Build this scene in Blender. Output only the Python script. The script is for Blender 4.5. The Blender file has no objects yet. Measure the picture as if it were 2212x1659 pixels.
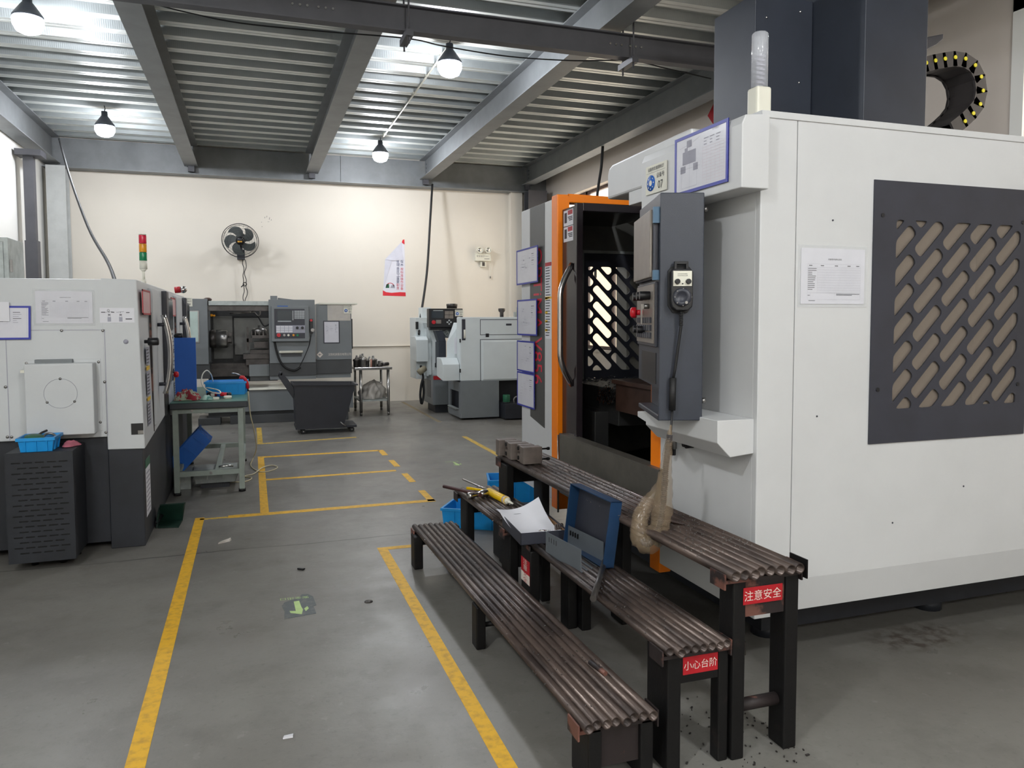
import bpy, bmesh, math, random
from mathutils import Vector, Matrix
random.seed(7)
S = bpy.context.scene
COL = S.collection
PI = math.pi
V = Vector

# ------------------------------------------------------------------ camera
FPX, CXP, CYP = 1650.0, 1106.0, 784.5
EYE = V((0, 0, 1.5))
def cam_axes(yaw, pitch, roll):
    cy, sy = math.cos(yaw), math.sin(yaw)
    fw = V((sy*math.cos(pitch), cy*math.cos(pitch), -math.sin(pitch)))
    r = V((cy, -sy, 0)); u = r.cross(fw)
    r2 = r*math.cos(roll)+u*math.sin(roll); u2 = -r*math.sin(roll)+u*math.cos(roll)
    return r2, u2, fw
RT, UP, FW = cam_axes(math.radians(18.8), math.radians(3.26), math.radians(-0.17))
cd = bpy.data.cameras.new('camera'); cam = bpy.data.objects.new('camera', cd); COL.objects.link(cam)
cd.sensor_fit = 'HORIZONTAL'; cd.sensor_width = 36.0; cd.lens = FPX/2212*36
cd.shift_y = (CYP-829.5)/2212; cd.clip_start = 0.05; cd.clip_end = 200
m4 = Matrix.Identity(4)
for i in range(3):
    m4[i][0], m4[i][1], m4[i][2], m4[i][3] = RT[i], UP[i], -FW[i], EYE[i]
cam.matrix_world = m4
S.camera = cam
def ray(x, y): return RT*((x-CXP)/FPX) - UP*((y-CYP)/FPX) + FW
def GZ(x, y, z=0.0): d = ray(x, y); return EYE + d*((z-EYE.z)/d.z)
def GY(x, y, Y): d = ray(x, y); return EYE + d*(Y/d.y)
def GX(x, y, X): d = ray(x, y); return EYE + d*(X/d.x)

# ------------------------------------------------------------------ mesh builder
class MB:
    def __init__(s, T=None): s.v = []; s.f = []; s.mi = []; s.sm = []; s.T = T
    def add(s, vs, fs, mi=0, smooth=False):
        o = len(s.v)
        for p in vs:
            p = V(p)
            s.v.append(s.T @ p if s.T is not None else p)
        for f in fs: s.f.append([i+o for i in f]); s.mi.append(mi); s.sm.append(smooth)
        return s
    def box(s, x0, x1, y0, y1, z0, z1, mi=0):
        if x0 > x1: x0, x1 = x1, x0
        if y0 > y1: y0, y1 = y1, y0
        if z0 > z1: z0, z1 = z1, z0
        vs = [(x0,y0,z0),(x1,y0,z0),(x1,y1,z0),(x0,y1,z0),(x0,y0,z1),(x1,y0,z1),(x1,y1,z1),(x0,y1,z1)]
        return s.add(vs, [(3,2,1,0),(4,5,6,7),(0,1,5,4),(1,2,6,5),(2,3,7,6),(3,0,4,7)], mi)
    def hexa(s, b, t, mi=0):        # bottom loop (ccw from above), top loop
        n = len(b); vs = list(b)+list(t)
        fs = [tuple(range(n-1,-1,-1)), tuple(range(n,2*n))]+[(i,(i+1)%n,n+(i+1)%n,n+i) for i in range(n)]
        return s.add(vs, fs, mi)
    def prism(s, poly, ax, a, b, mi=0):   # poly in the other two axes, swept along ax from a to b
        def P(u, w, t): return {'x': (t,u,w), 'y': (u,t,w), 'z': (u,w,t)}[ax]
        n = len(poly)
        vs = [P(u,w,a) for u,w in poly]+[P(u,w,b) for u,w in poly]
        fs = [tuple(range(n-1,-1,-1)), tuple(range(n,2*n))]+[(i,(i+1)%n,n+(i+1)%n,n+i) for i in range(n)]
        return s.add(vs, fs, mi)
    def quad(s, a, b, c, d, mi=0): return s.add([a,b,c,d], [(0,1,2,3)], mi)
    def ngon(s, ps, mi=0): return s.add(ps, [tuple(range(len(ps)))], mi)
    def tube(s, pts, r, n=10, mi=0, cap=True, closed=False, r1=None):
        pts = [V(p) for p in pts]; N = len(pts); rings = []; up = None
        for i, p in enumerate(pts):
            if closed: t = pts[(i+1)%N]-pts[i-1]
            else: t = (pts[min(i+1,N-1)]-pts[max(i-1,0)])
            if t.length < 1e-9: t = V((0,0,1))
            t.normalize()
            if up is None:
                up = V((0,0,1)) if abs(t.z) < .9 else V((1,0,0))
            a = (up - t*up.dot(t))
            if a.length < 1e-6: a = t.orthogonal()
            a.normalize(); b = t.cross(a); up = a
            rr = r if r1 is None else r+(r1-r)*i/(N-1)
            rings.append([p+a*(rr*math.cos(2*PI*k/n))+b*(rr*math.sin(2*PI*k/n)) for k in range(n)])
        vs = [q for R in rings for q in R]; fs = []
        for i in range(N if closed else N-1):
            j = (i+1)%N
            for k in range(n): fs.append((i*n+k, j*n+k, j*n+(k+1)%n, i*n+(k+1)%n)[::-1])
        s.add(vs, fs, mi, True)
        if cap and not closed:
            s.add(rings[0], [tuple(range(n))], mi); s.add(rings[-1], [tuple(range(n-1,-1,-1))], mi)
        return s
    def cyl(s, p0, p1, r, r2=None, n=20, mi=0, cap=True):
        return s.tube([p0, p1], r, n, mi, cap, False, r2)
    def pipe(s, p0, p1, r, wall=.003, n=12, mi=0):   # hollow pipe
        p0, p1 = V(p0), V(p1); s.tube([p0,p1], r, n, mi, False)
        t = (p1-p0).normalized(); up = V((0,0,1)) if abs(t.z)<.9 else V((1,0,0))
        a = (up-t*up.dot(t)).normalized(); b = t.cross(a); ri = r-wall
        I = [p+a*(ri*math.cos(2*PI*k/n))+b*(ri*math.sin(2*PI*k/n)) for p in (p0,p1) for k in range(n)]
        O = [p+a*(r*math.cos(2*PI*k/n))+b*(r*math.sin(2*PI*k/n)) for p in (p0,p1) for k in range(n)]
        s.add(I, [(k, n+k, n+(k+1)%n, (k+1)%n) for k in range(n)], mi, True)
        for e in (0, n):
            s.add([O[e+k] for k in range(n)]+[I[e+k] for k in range(n)],
                  [((k,(k+1)%n,n+(k+1)%n,n+k) if e else (k,n+k,n+(k+1)%n,(k+1)%n)) for k in range(n)], mi)
        return s
    def lathe(s, c, prof, n=24, ax=(0,0,1), mi=0, smooth=True):
        c = V(c); t = V(ax).normalized(); a = t.orthogonal().normalized(); b = t.cross(a)
        vs = [c+t*z+a*(r*math.cos(2*PI*k/n))+b*(r*math.sin(2*PI*k/n)) for r,z in prof for k in range(n)]
        fs = []
        for i in range(len(prof)-1):
            for k in range(n): fs.append((i*n+k, i*n+(k+1)%n, (i+1)*n+(k+1)%n, (i+1)*n+k))
        s.add(vs, fs, mi, smooth)
        if prof[0][0] > 1e-5: s.add(vs[:n], [tuple(range(n-1,-1,-1))], mi)
        if prof[-1][0] > 1e-5: s.add(vs[-n:], [tuple(range(n))], mi)
        return s
    def sphere(s, c, r, n=16, mi=0, sc=(1,1,1)):
        h = n//2; vs = []; c = V(c)
        for i in range(h+1):
            th = PI*i/h
            for k in range(n):
                ph = 2*PI*k/n
                vs.append((c.x+r*sc[0]*math.sin(th)*math.cos(ph), c.y+r*sc[1]*math.sin(th)*math.sin(ph), c.z+r*sc[2]*math.cos(th)))
        fs = [(i*n+k,(i+1)*n+k,(i+1)*n+(k+1)%n,i*n+(k+1)%n) for i in range(h) for k in range(n)]
        return s.add(vs, fs, mi, True)
    def ring(s, c, R, r, ax=(0,0,1), n=32, k=8, mi=0):
        t = V(ax).normalized(); a = t.orthogonal().normalized(); b = t.cross(a); c = V(c)
        return s.tube([c+a*(R*math.cos(2*PI*i/n))+b*(R*math.sin(2*PI*i/n)) for i in range(n)], r, k, mi, False, True)
    def disc(s, c, r, ax=(0,0,1), n=20, mi=0):
        t = V(ax).normalized(); a = t.orthogonal().normalized(); b = t.cross(a); c = V(c)
        return s.add([c+a*(r*math.cos(2*PI*i/n))+b*(r*math.sin(2*PI*i/n)) for i in range(n)], [tuple(range(n))], mi)
    def grid(s, fn, nu, nv, mi=0, smooth=True):
        vs = [fn(i/nu, j/nv) for j in range(nv+1) for i in range(nu+1)]
        fs = [(j*(nu+1)+i, j*(nu+1)+i+1, (j+1)*(nu+1)+i+1, (j+1)*(nu+1)+i) for j in range(nv) for i in range(nu)]
        return s.add(vs, fs, mi, smooth)
    def text(s, st, O, R, U, h, mi=0, align='L', squash=1.0, th=0.0):
        vs, fs, w = glyphs(st)
        if not vs: return s
        R, U, O = V(R).normalized(), V(U).normalized(), V(O)
        off = {'L': 0, 'C': -w/2, 'R': -w}[align]
        return s.add([O+R*((x+off)*h*squash)+U*(y*h) for x, y in vs], fs, mi)
    def frect(s, x0, y0, x1, y1, Y, d, mi=0):   # front rectangle seen at plane Y, extended d deeper
        a, b = GY(x0,y0,Y), GY(x1,y1,Y)
        return s.box(a.x, b.x, Y, Y+d, a.z, b.z, mi)

_gl = {}
def glyphs(st):
    if st in _gl: return _gl[st]
    c = bpy.data.curves.new('lettering', 'FONT'); c.body = st; c.size = 1.0; c.resolution_u = 3
    o = bpy.data.objects.new('lettering', c); COL.objects.link(o)
    dg = bpy.context.evaluated_depsgraph_get(); dg.update()
    me = bpy.data.meshes.new_from_object(o.evaluated_get(dg))
    vs = [(v.co.x, v.co.y) for v in me.vertices]; fs = [tuple(p.vertices) for p in me.polygons]
    bpy.data.meshes.remove(me); bpy.data.objects.remove(o); bpy.data.curves.remove(c)
    if vs:
        x0 = min(v[0] for v in vs); x1 = max(v[0] for v in vs); y0 = min(v[1] for v in vs); y1 = max(v[1] for v in vs)
        k = 1/max(y1-y0, 1e-6)
        vs = [((x-x0)*k, (y-y0)*k) for x, y in vs]; w = (x1-x0)*k
    else: w = 0
    _gl[st] = (vs, fs, w)
    return _gl[st]

ORIG = {}
def tag(o, label=None, cat=None, group=None, kind=None):
    if label: o['label'] = label
    if cat: o['category'] = cat
    if group: o['group'] = group
    if kind: o['kind'] = kind
    return o
def thing(name, loc, label, cat, group=None, kind=None):
    o = bpy.data.objects.new(name, None); COL.objects.link(o); o.location = loc; o.empty_display_size = .1
    ORIG[o.name] = V(loc)
    return tag(o, label, cat, group, kind)
def build(name, mb, mats, parent=None, bev=0, label=None, cat=None, group=None, kind=None, seg=2, flat=False):
    if not isinstance(mats, (list, tuple)): mats = [mats]
    if parent is None:
        xs = [v.x for v in mb.v]; ys = [v.y for v in mb.v]; zs = [v.z for v in mb.v]
        org = V(((min(xs)+max(xs))/2, (min(ys)+max(ys))/2, min(zs)))
    else: org = ORIG[parent.name]
    me = bpy.data.meshes.new(name)
    me.from_pydata([tuple(v-org) for v in mb.v], [], mb.f)
    for m in mats: me.materials.append(m)
    for p, mi, sm in zip(me.polygons, mb.mi, mb.sm): p.material_index = mi; p.use_smooth = sm
    if not flat:
        bm = bmesh.new(); bm.from_mesh(me)
        bmesh.ops.remove_doubles(bm, verts=bm.verts, dist=1e-6)
        bmesh.ops.recalc_face_normals(bm, faces=bm.faces); bm.to_mesh(me); bm.free()
    me.update()
    o = bpy.data.objects.new(name, me); COL.objects.link(o)
    if parent is None: o.location = org
    else: o.parent = parent
    ORIG[o.name] = org
    if bev:
        b = o.modifiers.new('bevel', 'BEVEL'); b.width = bev; b.segments = seg; b.limit_method = 'ANGLE'; b.angle_limit = math.radians(40)
        b.use_clamp_overlap = True
    return tag(o, label, cat, group, kind)
def copy_thing(root, delta, label=None, group=None):
    r = root.copy(); COL.objects.link(r); r.location = root.location+V(delta)
    if label: r['label'] = label
    if group: r['group'] = group
    ORIG[r.name] = V(r.location)
    for ch in list(root.children):
        c = ch.copy(); COL.objects.link(c); c.parent = r; ORIG[c.name] = V(r.location)
        for g in list(ch.children):
            d = g.copy(); COL.objects.link(d); d.parent = c
    return r

# ------------------------------------------------------------------ materials
def lin(c):
    f = lambda u: u/12.92 if u <= .04045 else ((u+.055)/1.055)**2.4
    return tuple(f(x/255) for x in c)+(1,)
def mat(name, rgb, rough=.5, metal=0, var=.08, vscale=6, bump=0, bscale=60, rgb2=None, lo=.4, hi=.65, coat=0, spec=.5, emit=None, estr=0, rvar=0, stretch=None):
    m = bpy.data.materials.new(name); m.use_nodes = True
    nt = m.node_tree; N = nt.nodes; L = nt.links; b = N['Principled BSDF']
    tc = N.new('ShaderNodeTexCoord'); src = tc.outputs['Object']
    if stretch:
        mp = N.new('ShaderNodeMapping'); mp.inputs['Scale'].default_value = stretch; L.new(src, mp.inputs['Vector']); src = mp.outputs['Vector']
    no = N.new('ShaderNodeTexNoise'); no.inputs['Scale'].default_value = vscale; no.inputs['Detail'].default_value = 6; no.inputs['Roughness'].default_value = .6
    L.new(src, no.inputs['Vector'])
    mx = N.new('ShaderNodeMix'); mx.data_type = 'RGBA'
    c1 = lin(rgb)
    if rgb2: c2 = lin(rgb2)
    else: c2 = tuple(min(1, x*(1-var)) for x in c1[:3])+(1,)
    mr = N.new('ShaderNodeMapRange'); mr.inputs['From Min'].default_value = lo; mr.inputs['From Max'].default_value = hi
    L.new(no.outputs['Fac'], mr.inputs['Value']); L.new(mr.outputs['Result'], mx.inputs['Factor'])
    mx.inputs['A'].default_value = c1; mx.inputs['B'].default_value = c2
    L.new(mx.outputs['Result'], b.inputs['Base Color'])
    b.inputs['Roughness'].default_value = rough; b.inputs['Metallic'].default_value = metal
    b.inputs['Specular IOR Level'].default_value = spec; b.inputs['Coat Weight'].default_value = coat
    if rvar:
        mr2 = N.new('ShaderNodeMapRange'); mr2.inputs['To Min'].default_value = rough-rvar; mr2.inputs['To Max'].default_value = rough+rvar
        mr2.inputs['From Min'].default_value = .3; mr2.inputs['From Max'].default_value = .7
        L.new(no.outputs['Fac'], mr2.inputs['Value']); L.new(mr2.outputs['Result'], b.inputs['Roughness'])
    if bump:
        n2 = N.new('ShaderNodeTexNoise'); n2.inputs['Scale'].default_value = bscale; n2.inputs['Detail'].default_value = 4
        L.new(src, n2.inputs['Vector'])
        bp = N.new('ShaderNodeBump'); bp.inputs['Strength'].default_value = bump; bp.inputs['Distance'].default_value = .004
        L.new(n2.outputs['Fac'], bp.inputs['Height']); L.new(bp.outputs['Normal'], b.inputs['Normal'])
    if emit:
        b.inputs['Emission Color'].default_value = lin(emit); b.inputs['Emission Strength'].default_value = estr
    return m
def mat_glass(name, rgb, alpha, rough=.1, frost=None):
    m = bpy.data.materials.new(name); m.use_nodes = True
    nt = m.node_tree; N = nt.nodes; L = nt.links
    for n in list(N): N.remove(n)
    out = N.new('ShaderNodeOutputMaterial'); tr = N.new('ShaderNodeBsdfTransparent'); pb = N.new('ShaderNodeBsdfPrincipled')
    mx = N.new('ShaderNodeMixShader'); tr.inputs['Color'].default_value = (1,1,1,1)
    no = N.new('ShaderNodeTexNoise'); no.inputs['Scale'].default_value = 3
    mr = N.new('ShaderNodeMapRange'); mr.inputs['To Min'].default_value = max(0, alpha-.05); mr.inputs['To Max'].default_value = min(1, alpha+.05)
    L.new(no.outputs['Fac'], mr.inputs['Value']); L.new(mr.outputs['Result'], mx.inputs['Fac'])
    pb.inputs['Base Color'].default_value = lin(rgb); pb.inputs['Roughness'].default_value = rough
    L.new(tr.outputs[0], mx.inputs[1]); L.new(pb.outputs[0], mx.inputs[2]); L.new(mx.outputs[0], out.inputs[0])
    return m
M_white = mat('machine_white_paint', (206,207,208), .38, var=.05, vscale=2.5, bump=.03, bscale=220)
M_white_l = mat('lathe_white_paint', (202,205,207), .4, var=.05, vscale=2.5, bump=.03, bscale=220)
M_cool = mat('cool_white_paint', (212,219,220), .4, var=.05, vscale=3)
M_navy = mat('navy_charcoal_paint', (50,52,62), .42, var=.2, vscale=5, bump=.05, bscale=260)
M_navy2 = mat('blue_grey_textured_paint', (50,55,66), .42, var=.15, vscale=4, bump=.08, bscale=300)
M_base = mat('dark_base_paint', (34,37,44), .55, var=.3, vscale=6, bump=.08, bscale=120)
M_black = mat('black_plastic', (22,22,26), .4, var=.2)
M_blackpaint = mat('black_brushed_paint', (11,10,11), .55, spec=.35, var=.4, vscale=9, rgb2=(38,30,29), lo=.62, hi=.75, bump=.15, bscale=90)
M_rubber = mat('black_rubber', (20,20,22), .6, var=.2)
M_rust = mat('worn_brown_steel_tube', (92,79,73), .38, .45, vscale=14, rgb2=(50,41,38), lo=.42, hi=.62, bump=.25, bscale=80, rvar=.12, stretch=(1,.18,1))
M_rust2 = mat('rusty_plate', (40,32,32), .6, .1, vscale=7, rgb2=(110,72,62), lo=.52, hi=.58, bump=.2)
M_orange = mat('orange_paint', (253,134,8), .35, var=.05, vscale=3)
M_door = mat('glossy_dark_door_paint', (44,38,42), .16, var=.1)
M_stripe = mat('dark_grey_stripe', (76,76,74), .4, var=.06)
M_red = mat('red_letters', (208,40,62), .45, var=.05)
M_signred = mat('red_sticker', (176,22,34), .5, var=.12, vscale=20)
M_signwhite = mat('white_sticker_lettering', (224,214,204), .6, var=.1, vscale=30)
M_paper = mat('paper_white', (222,222,228), .55, var=.03, vscale=5)
M_paperfilm = mat('paper_behind_film', (216,216,224), .22, var=.05, vscale=9, bump=.05, bscale=14)
M_ink = mat('black_ink', (40,40,48), .6)
M_inkl = mat('pale_ink', (165,165,178), .6)
M_blue = mat('blue_plastic_frame', (44,52,160), .35, var=.06)
M_crate = mat('blue_crate_plastic', (14,148,222), .4, var=.1, vscale=8)
M_crate_d = mat('dark_blue_crate_plastic', (10,92,180), .38, var=.12, vscale=8)
M_boardblue = mat('royal_blue_panel', (34,98,190), .6, var=.06, vscale=10)
M_chrome = mat('brushed_stainless', (200,198,196), .22, 1, var=.12, vscale=8)
M_steel = mat('machined_steel', (150,148,146), .32, .9, var=.3, vscale=9)
M_steel_d = mat('dark_oily_steel', (84,80,78), .38, .7, var=.4, vscale=9)
M_galv = mat('galvanised_sheet', (176,182,180), .5, .6, var=.25, vscale=10)
M_beam = mat('grey_primer_steel', (128,131,133), .5, .15, var=.16, vscale=3.5, bump=.05, bscale=40)
M_purl = mat('dark_grey_primer_steel', (80,80,85), .55, .1, var=.15, vscale=4)
M_lathe = mat('lathe_grey_paint', (118,123,126), .42, var=.08, vscale=3)
M_lathe_d = mat('lathe_dark_grey_paint', (66,68,70), .45, var=.15, vscale=4)
M_dark = mat('dark_interior_sheet', (50,50,50), .5, .2, var=.25, vscale=4)
M_int = mat('grey_interior_sheet', (106,106,102), .45, .2, var=.2, vscale=4)
M_brown = mat('oily_brown_casting', (72,52,44), .42, .2, var=.4, vscale=7)
M_tan = mat('tan_plate', (176,170,160), .5, .2, var=.2, vscale=4)
M_greentop = mat('green_bench_mat', (62,108,92), .38, var=.12, vscale=8)
M_tableleg = mat('pale_green_grey_paint', (146,156,148), .48, var=.14, vscale=10, bump=.05)
M_screen = mat('dark_lcd_screen', (48,58,66), .18, var=.05)
M_key = mat('pale_keys', (186,190,192), .5, var=.1)
M_keyg = mat('taupe_key_panel', (132,124,116), .38, var=.15, vscale=14)
M_yellow = mat('yellow_plastic', (240,196,16), .35, var=.06)
M_tape = mat('yellow_floor_tape', (224,172,24), .55, vscale=26, rgb2=(186,142,36), lo=.45, hi=.7, bump=.1)
M_tapeworn = mat('worn_yellow_floor_tape', (196,160,52), .6, vscale=34, rgb2=(140,128,92), lo=.5, hi=.62)
M_green = mat('green_plastic', (28,96,66), .45, var=.15)
M_lime = mat('lime_arrow', (186,214,140), .6, var=.12, vscale=30)
M_stick = mat('dark_floor_sticker', (84,90,92), .6, vscale=30, rgb2=(112,112,108), lo=.5, hi=.7)
M_cardboard = mat('cardboard', (150,112,76), .8, var=.15)
M_bag = mat('crumpled_white_bag', (196,190,182), .5, var=.15, vscale=6)
M_pink = mat('pink_cloth', (196,112,128), .85, var=.25, vscale=14)
M_rose = mat('red_button', (196,24,40), .35)
M_or = mat('amber_lens', (224,150,32), .25)
M_gr = mat('green_lens', (16,130,84), .25)
M_rd = mat('crimson_lens', (206,34,66), .25)
M_ivory = mat('ivory_plastic', (224,222,208), .45, var=.04)
M_grip = mat('clear_tube_white', (214,216,216), .35)
M_film = mat_glass('cloudy_plastic_sleeve', (158,138,112), .32, .16)
M_lens = mat_glass('clear_acrylic_cover', (225,228,235), .38, .08)
M_tint = mat_glass('smoky_window_pane', (150,138,126), .5, .14)
M_lightcol = mat('pale_grey_column_paint', (186,188,186), .6, var=.1)
M_pane2 = mat_glass('dusty_clear_pane', (190,186,176), .28, .1)
M_sill = mat('bare_sill_steel', (116,112,104), .45, .5, var=.25, vscale=6)
M_acry = mat_glass('acrylic_sheet', (236,238,240), .18, .06)
M_bulb = mat('lamp_bulb', (255,255,255), .3, emit=(244,248,255), estr=1)
M_socket = mat('dark_lamp_socket', (54,58,66), .45)
M_wallglow = mat('far_outdoor_wall', (240,225,200), .8)

# concrete floor
def floor_mat():
    m = bpy.data.materials.new('worn_concrete'); m.use_nodes = True
    nt = m.node_tree; N = nt.nodes; L = nt.links; b = N['Principled BSDF']
    g = N.new('ShaderNodeNewGeometry')
    def noise(sc, det=6, rg=.6):
        n = N.new('ShaderNodeTexNoise'); n.inputs['Scale'].default_value = sc; n.inputs['Detail'].default_value = det; n.inputs['Roughness'].default_value = rg
        L.new(g.outputs['Position'], n.inputs['Vector']); return n.outputs['Fac']
    def rng(src, a, c, lo=0., hi=1.):
        r = N.new('ShaderNodeMapRange'); L.new(src, r.inputs['Value'])
        r.inputs['From Min'].default_value = a; r.inputs['From Max'].default_value = c; r.inputs['To Min'].default_value = lo; r.inputs['To Max'].default_value = hi
        return r.outputs['Result']
    def mixc(f, a, bb):
        x = N.new('ShaderNodeMix'); x.data_type = 'RGBA'; L.new(f, x.inputs['Factor'])
        for k, q in (('A', a), ('B', bb)):
            if isinstance(q, tuple): x.inputs[k].default_value = q
            else: L.new(q, x.inputs[k])
        return x.outputs['Result']
    c = mixc(rng(noise(.7), .35, .65), lin((126,124,119)), lin((110,107,102)))
    c = mixc(rng(noise(3.2, 8, .7), .5, .72, 0, .55), c, lin((92,89,84)))
    c = mixc(rng(noise(38, 3), .58, .75, 0, .35), c, lin((84,82,78)))
    c = mixc(rng(noise(11, 9, .75), .60, .66, 0, .3), c, lin((150,148,143)))
    # hairline joint across the floor near y = 5.25
    sp = N.new('ShaderNodeSeparateXYZ'); L.new(g.outputs['Position'], sp.inputs[0])
    def mth(op, a, bq=None):
        x = N.new('ShaderNodeMath'); x.operation = op
        for i, q in enumerate((a, bq)):
            if q is None: continue
            if isinstance(q, (int, float)): x.inputs[i].default_value = q
            else: L.new(q, x.inputs[i])
        return x.outputs[0]
    wob = mth('MULTIPLY', noise(1.6, 3), .08)
    d = mth('ABSOLUTE', mth('SUBTRACT', mth('ADD', sp.outputs['Y'], wob), 5.28))
    c = mixc(mth('MULTIPLY', rng(d, .004, .012, 1, 0), rng(noise(2.5), .35, .55, .25, .9)), c, lin((70,68,64)))
    # oily dark patch on the right
    dx = mth('SUBTRACT', sp.outputs['X'], 2.95); dy = mth('SUBTRACT', sp.outputs['Y'], 2.72)
    rr = mth('SQRT', mth('ADD', mth('MULTIPLY', dx, dx), mth('MULTIPLY', mth('MULTIPLY', dy, dy), 4.0)))
    c = mixc(mth('MULTIPLY', rng(rr, .18, .34, 1, 0), rng(noise(18), .42, .6, 0, .8)), c, lin((76,66,58)))
    L.new(c, b.inputs['Base Color'])
    L.new(rng(noise(2.2, 8, .65), .3, .7, .26, .5), b.inputs['Roughness'])
    b.inputs['Specular IOR Level'].default_value = .38
    bp = N.new('ShaderNodeBump'); bp.inputs['Strength'].default_value = .22; bp.inputs['Distance'].default_value = .004
    L.new(noise(24, 8, .7), bp.inputs['Height']); L.new(bp.outputs['Normal'], b.inputs['Normal'])
    return m
M_floor = floor_mat()
def deck_mat():
    m = mat('galvanised_deck_shaded_web', (150,155,155), .45, .45, var=.14, vscale=2.2)  # same sheet as the flats, webs coloured darker to stand for shade
    nt = m.node_tree; N = nt.nodes; L = nt.links; b = N['Principled BSDF']
    g = N.new('ShaderNodeNewGeometry')
    w = N.new('ShaderNodeTexWave'); w.wave_type = 'BANDS'; w.bands_direction = 'X'; w.inputs['Scale'].default_value = 16; w.inputs['Distortion'].default_value = .6
    L.new(g.outputs['Position'], w.inputs['Vector'])
    bp = N.new('ShaderNodeBump'); bp.inputs['Strength'].default_value = .10; bp.inputs['Distance'].default_value = .004
    L.new(w.outputs['Fac'], bp.inputs['Height']); L.new(bp.outputs['Normal'], b.inputs['Normal'])
    return m
M_deckweb = deck_mat()
M_deck = mat('galvanised_deck_lit_flat', (206,209,205), .4, .35, var=.1, vscale=2.2)  # flats coloured brighter, the light they catch is in the colour
M_wall = mat('cream_wall_paint', (228,221,209), .75, var=.03, vscale=1.2, bump=.05, bscale=25)
M_wallr = mat('beige_wall_paint', (206,196,186), .8, var=.04, vscale=1.2)
M_wallw = mat('white_wall_paint', (232,231,226), .75, var=.03, vscale=1.2)
M_trimw = mat('window_frame_brown', (74,52,46), .5)
M_sky = None
LAMP = 120.0
OFFK = 1.3
OFFLAMPS = [(-1.82, 0.2), (2.0, -1.2), (-1.82, -3.6), (2.0, -4.0)]
WORLD = 3.5
EXPO = 0.42
# ------------------------------------------------------------------ printed sheets, sleeves, plates
class SH:   # drawing on a sheet; u right, v up, both 0..1 of the sheet
    def __init__(s, mb, O, R, U, w, h, off):
        s.mb, s.R, s.U, s.w, s.h = mb, V(R).normalized(), V(U).normalized(), w, h
        s.N = s.R.cross(s.U); s.O = V(O)+s.N*off
    def P(s, u, v, k=0): return s.O+s.R*(u*s.w)+s.U*(v*s.h)+s.N*(k*.0004)
    def rect(s, u0, v0, u1, v1, mi, k=1): s.mb.quad(s.P(u0,v0,k), s.P(u1,v0,k), s.P(u1,v1,k), s.P(u0,v1,k), mi)
    def line(s, u0, v0, u1, v1, t, mi, k=1):
        a, b = s.P(u0,v0,k), s.P(u1,v1,k); d = (b-a)
        if d.length < 1e-6: return
        n = s.N.cross(d).normalized()*t/2; s.mb.quad(a-n, b-n, b+n, a+n, mi)
    def text(s, st, u, v, h, mi, al='C', sq=1.0, k=2): s.mb.text(st, s.P(u,v,k), s.R, s.U, h*s.h, mi, al, sq)
def slab(mb, O, R, U, w, h, t, mi=0):
    O, R, U = V(O), V(R).normalized(), V(U).normalized(); N = R.cross(U)
    b = [O, O+R*w, O+R*w+U*h, O+U*h]; mb.hexa(b, [p+N*t for p in b], mi)
def record_table(sh, rnd):
    sh.text('设备维护保养记录表', .52, .79, .032, 1)
    t = .0006
    sh.line(.10,.72,.93,.72,t,2); sh.line(.10,.66,.93,.66,t,2); sh.line(.10,.2,.93,.2,t,2); sh.line(.10,.08,.93,.08,t,2)
    for u in (.10,.93): sh.line(u,.08,u,.72,t,2)
    sh.line(.25,.2,.25,.66,t,2); sh.line(.15,.08,.15,.2,t,2); sh.line(.52,.08,.52,.2,t,2)
    for i in range(10): sh.line(.25,.2+.046*i,.93,.2+.046*i,.0005,2)
    for i in range(31): sh.line(.25+.68*i/31,.2,.25+.68*i/31,.66,.00035,2)
    for i, u in enumerate((.12,.30,.52,.72,.86)): sh.rect(u,.683,u+.05,.697,1)
    for i in range(12):
        v = .63-.034*i
        sh.rect(.105,v,.105+rnd.uniform(.06,.135),v+.011,1)
    sh.rect(.55,.175,.92,.186,1); sh.rect(.55,.155,.8,.166,1); sh.rect(.105,.15,.14,.16,1); sh.rect(.12,.055,.22,.065,1)
def part_drawing(sh, rnd, n=5):
    t = .0007
    sh.line(.06,.05,.94,.05,t,2); sh.line(.06,.95,.94,.95,t,2); sh.line(.06,.05,.06,.95,t,2); sh.line(.94,.05,.94,.95,t,2)
    for i in range(n):
        u, v = rnd.uniform(.15,.6), rnd.uniform(.25,.75); w, h = rnd.uniform(.08,.2), rnd.uniform(.1,.25)
        for q in ((u,v,u+w,v),(u,v+h,u+w,v+h),(u,v,u,v+h),(u+w,v,u+w,v+h),(u-.03,v+h/2,u+w+.03,v+h/2)): sh.line(*q, t, 2)
        sh.rect(u+w*.3,v+h*.4,u+w*.6,v+h*.55,2)
    for i in range(6): sh.rect(.72,.8-.06*i,.72+rnd.uniform(.05,.16),.815-.06*i,1 if i % 3 == 0 else 2)
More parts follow.
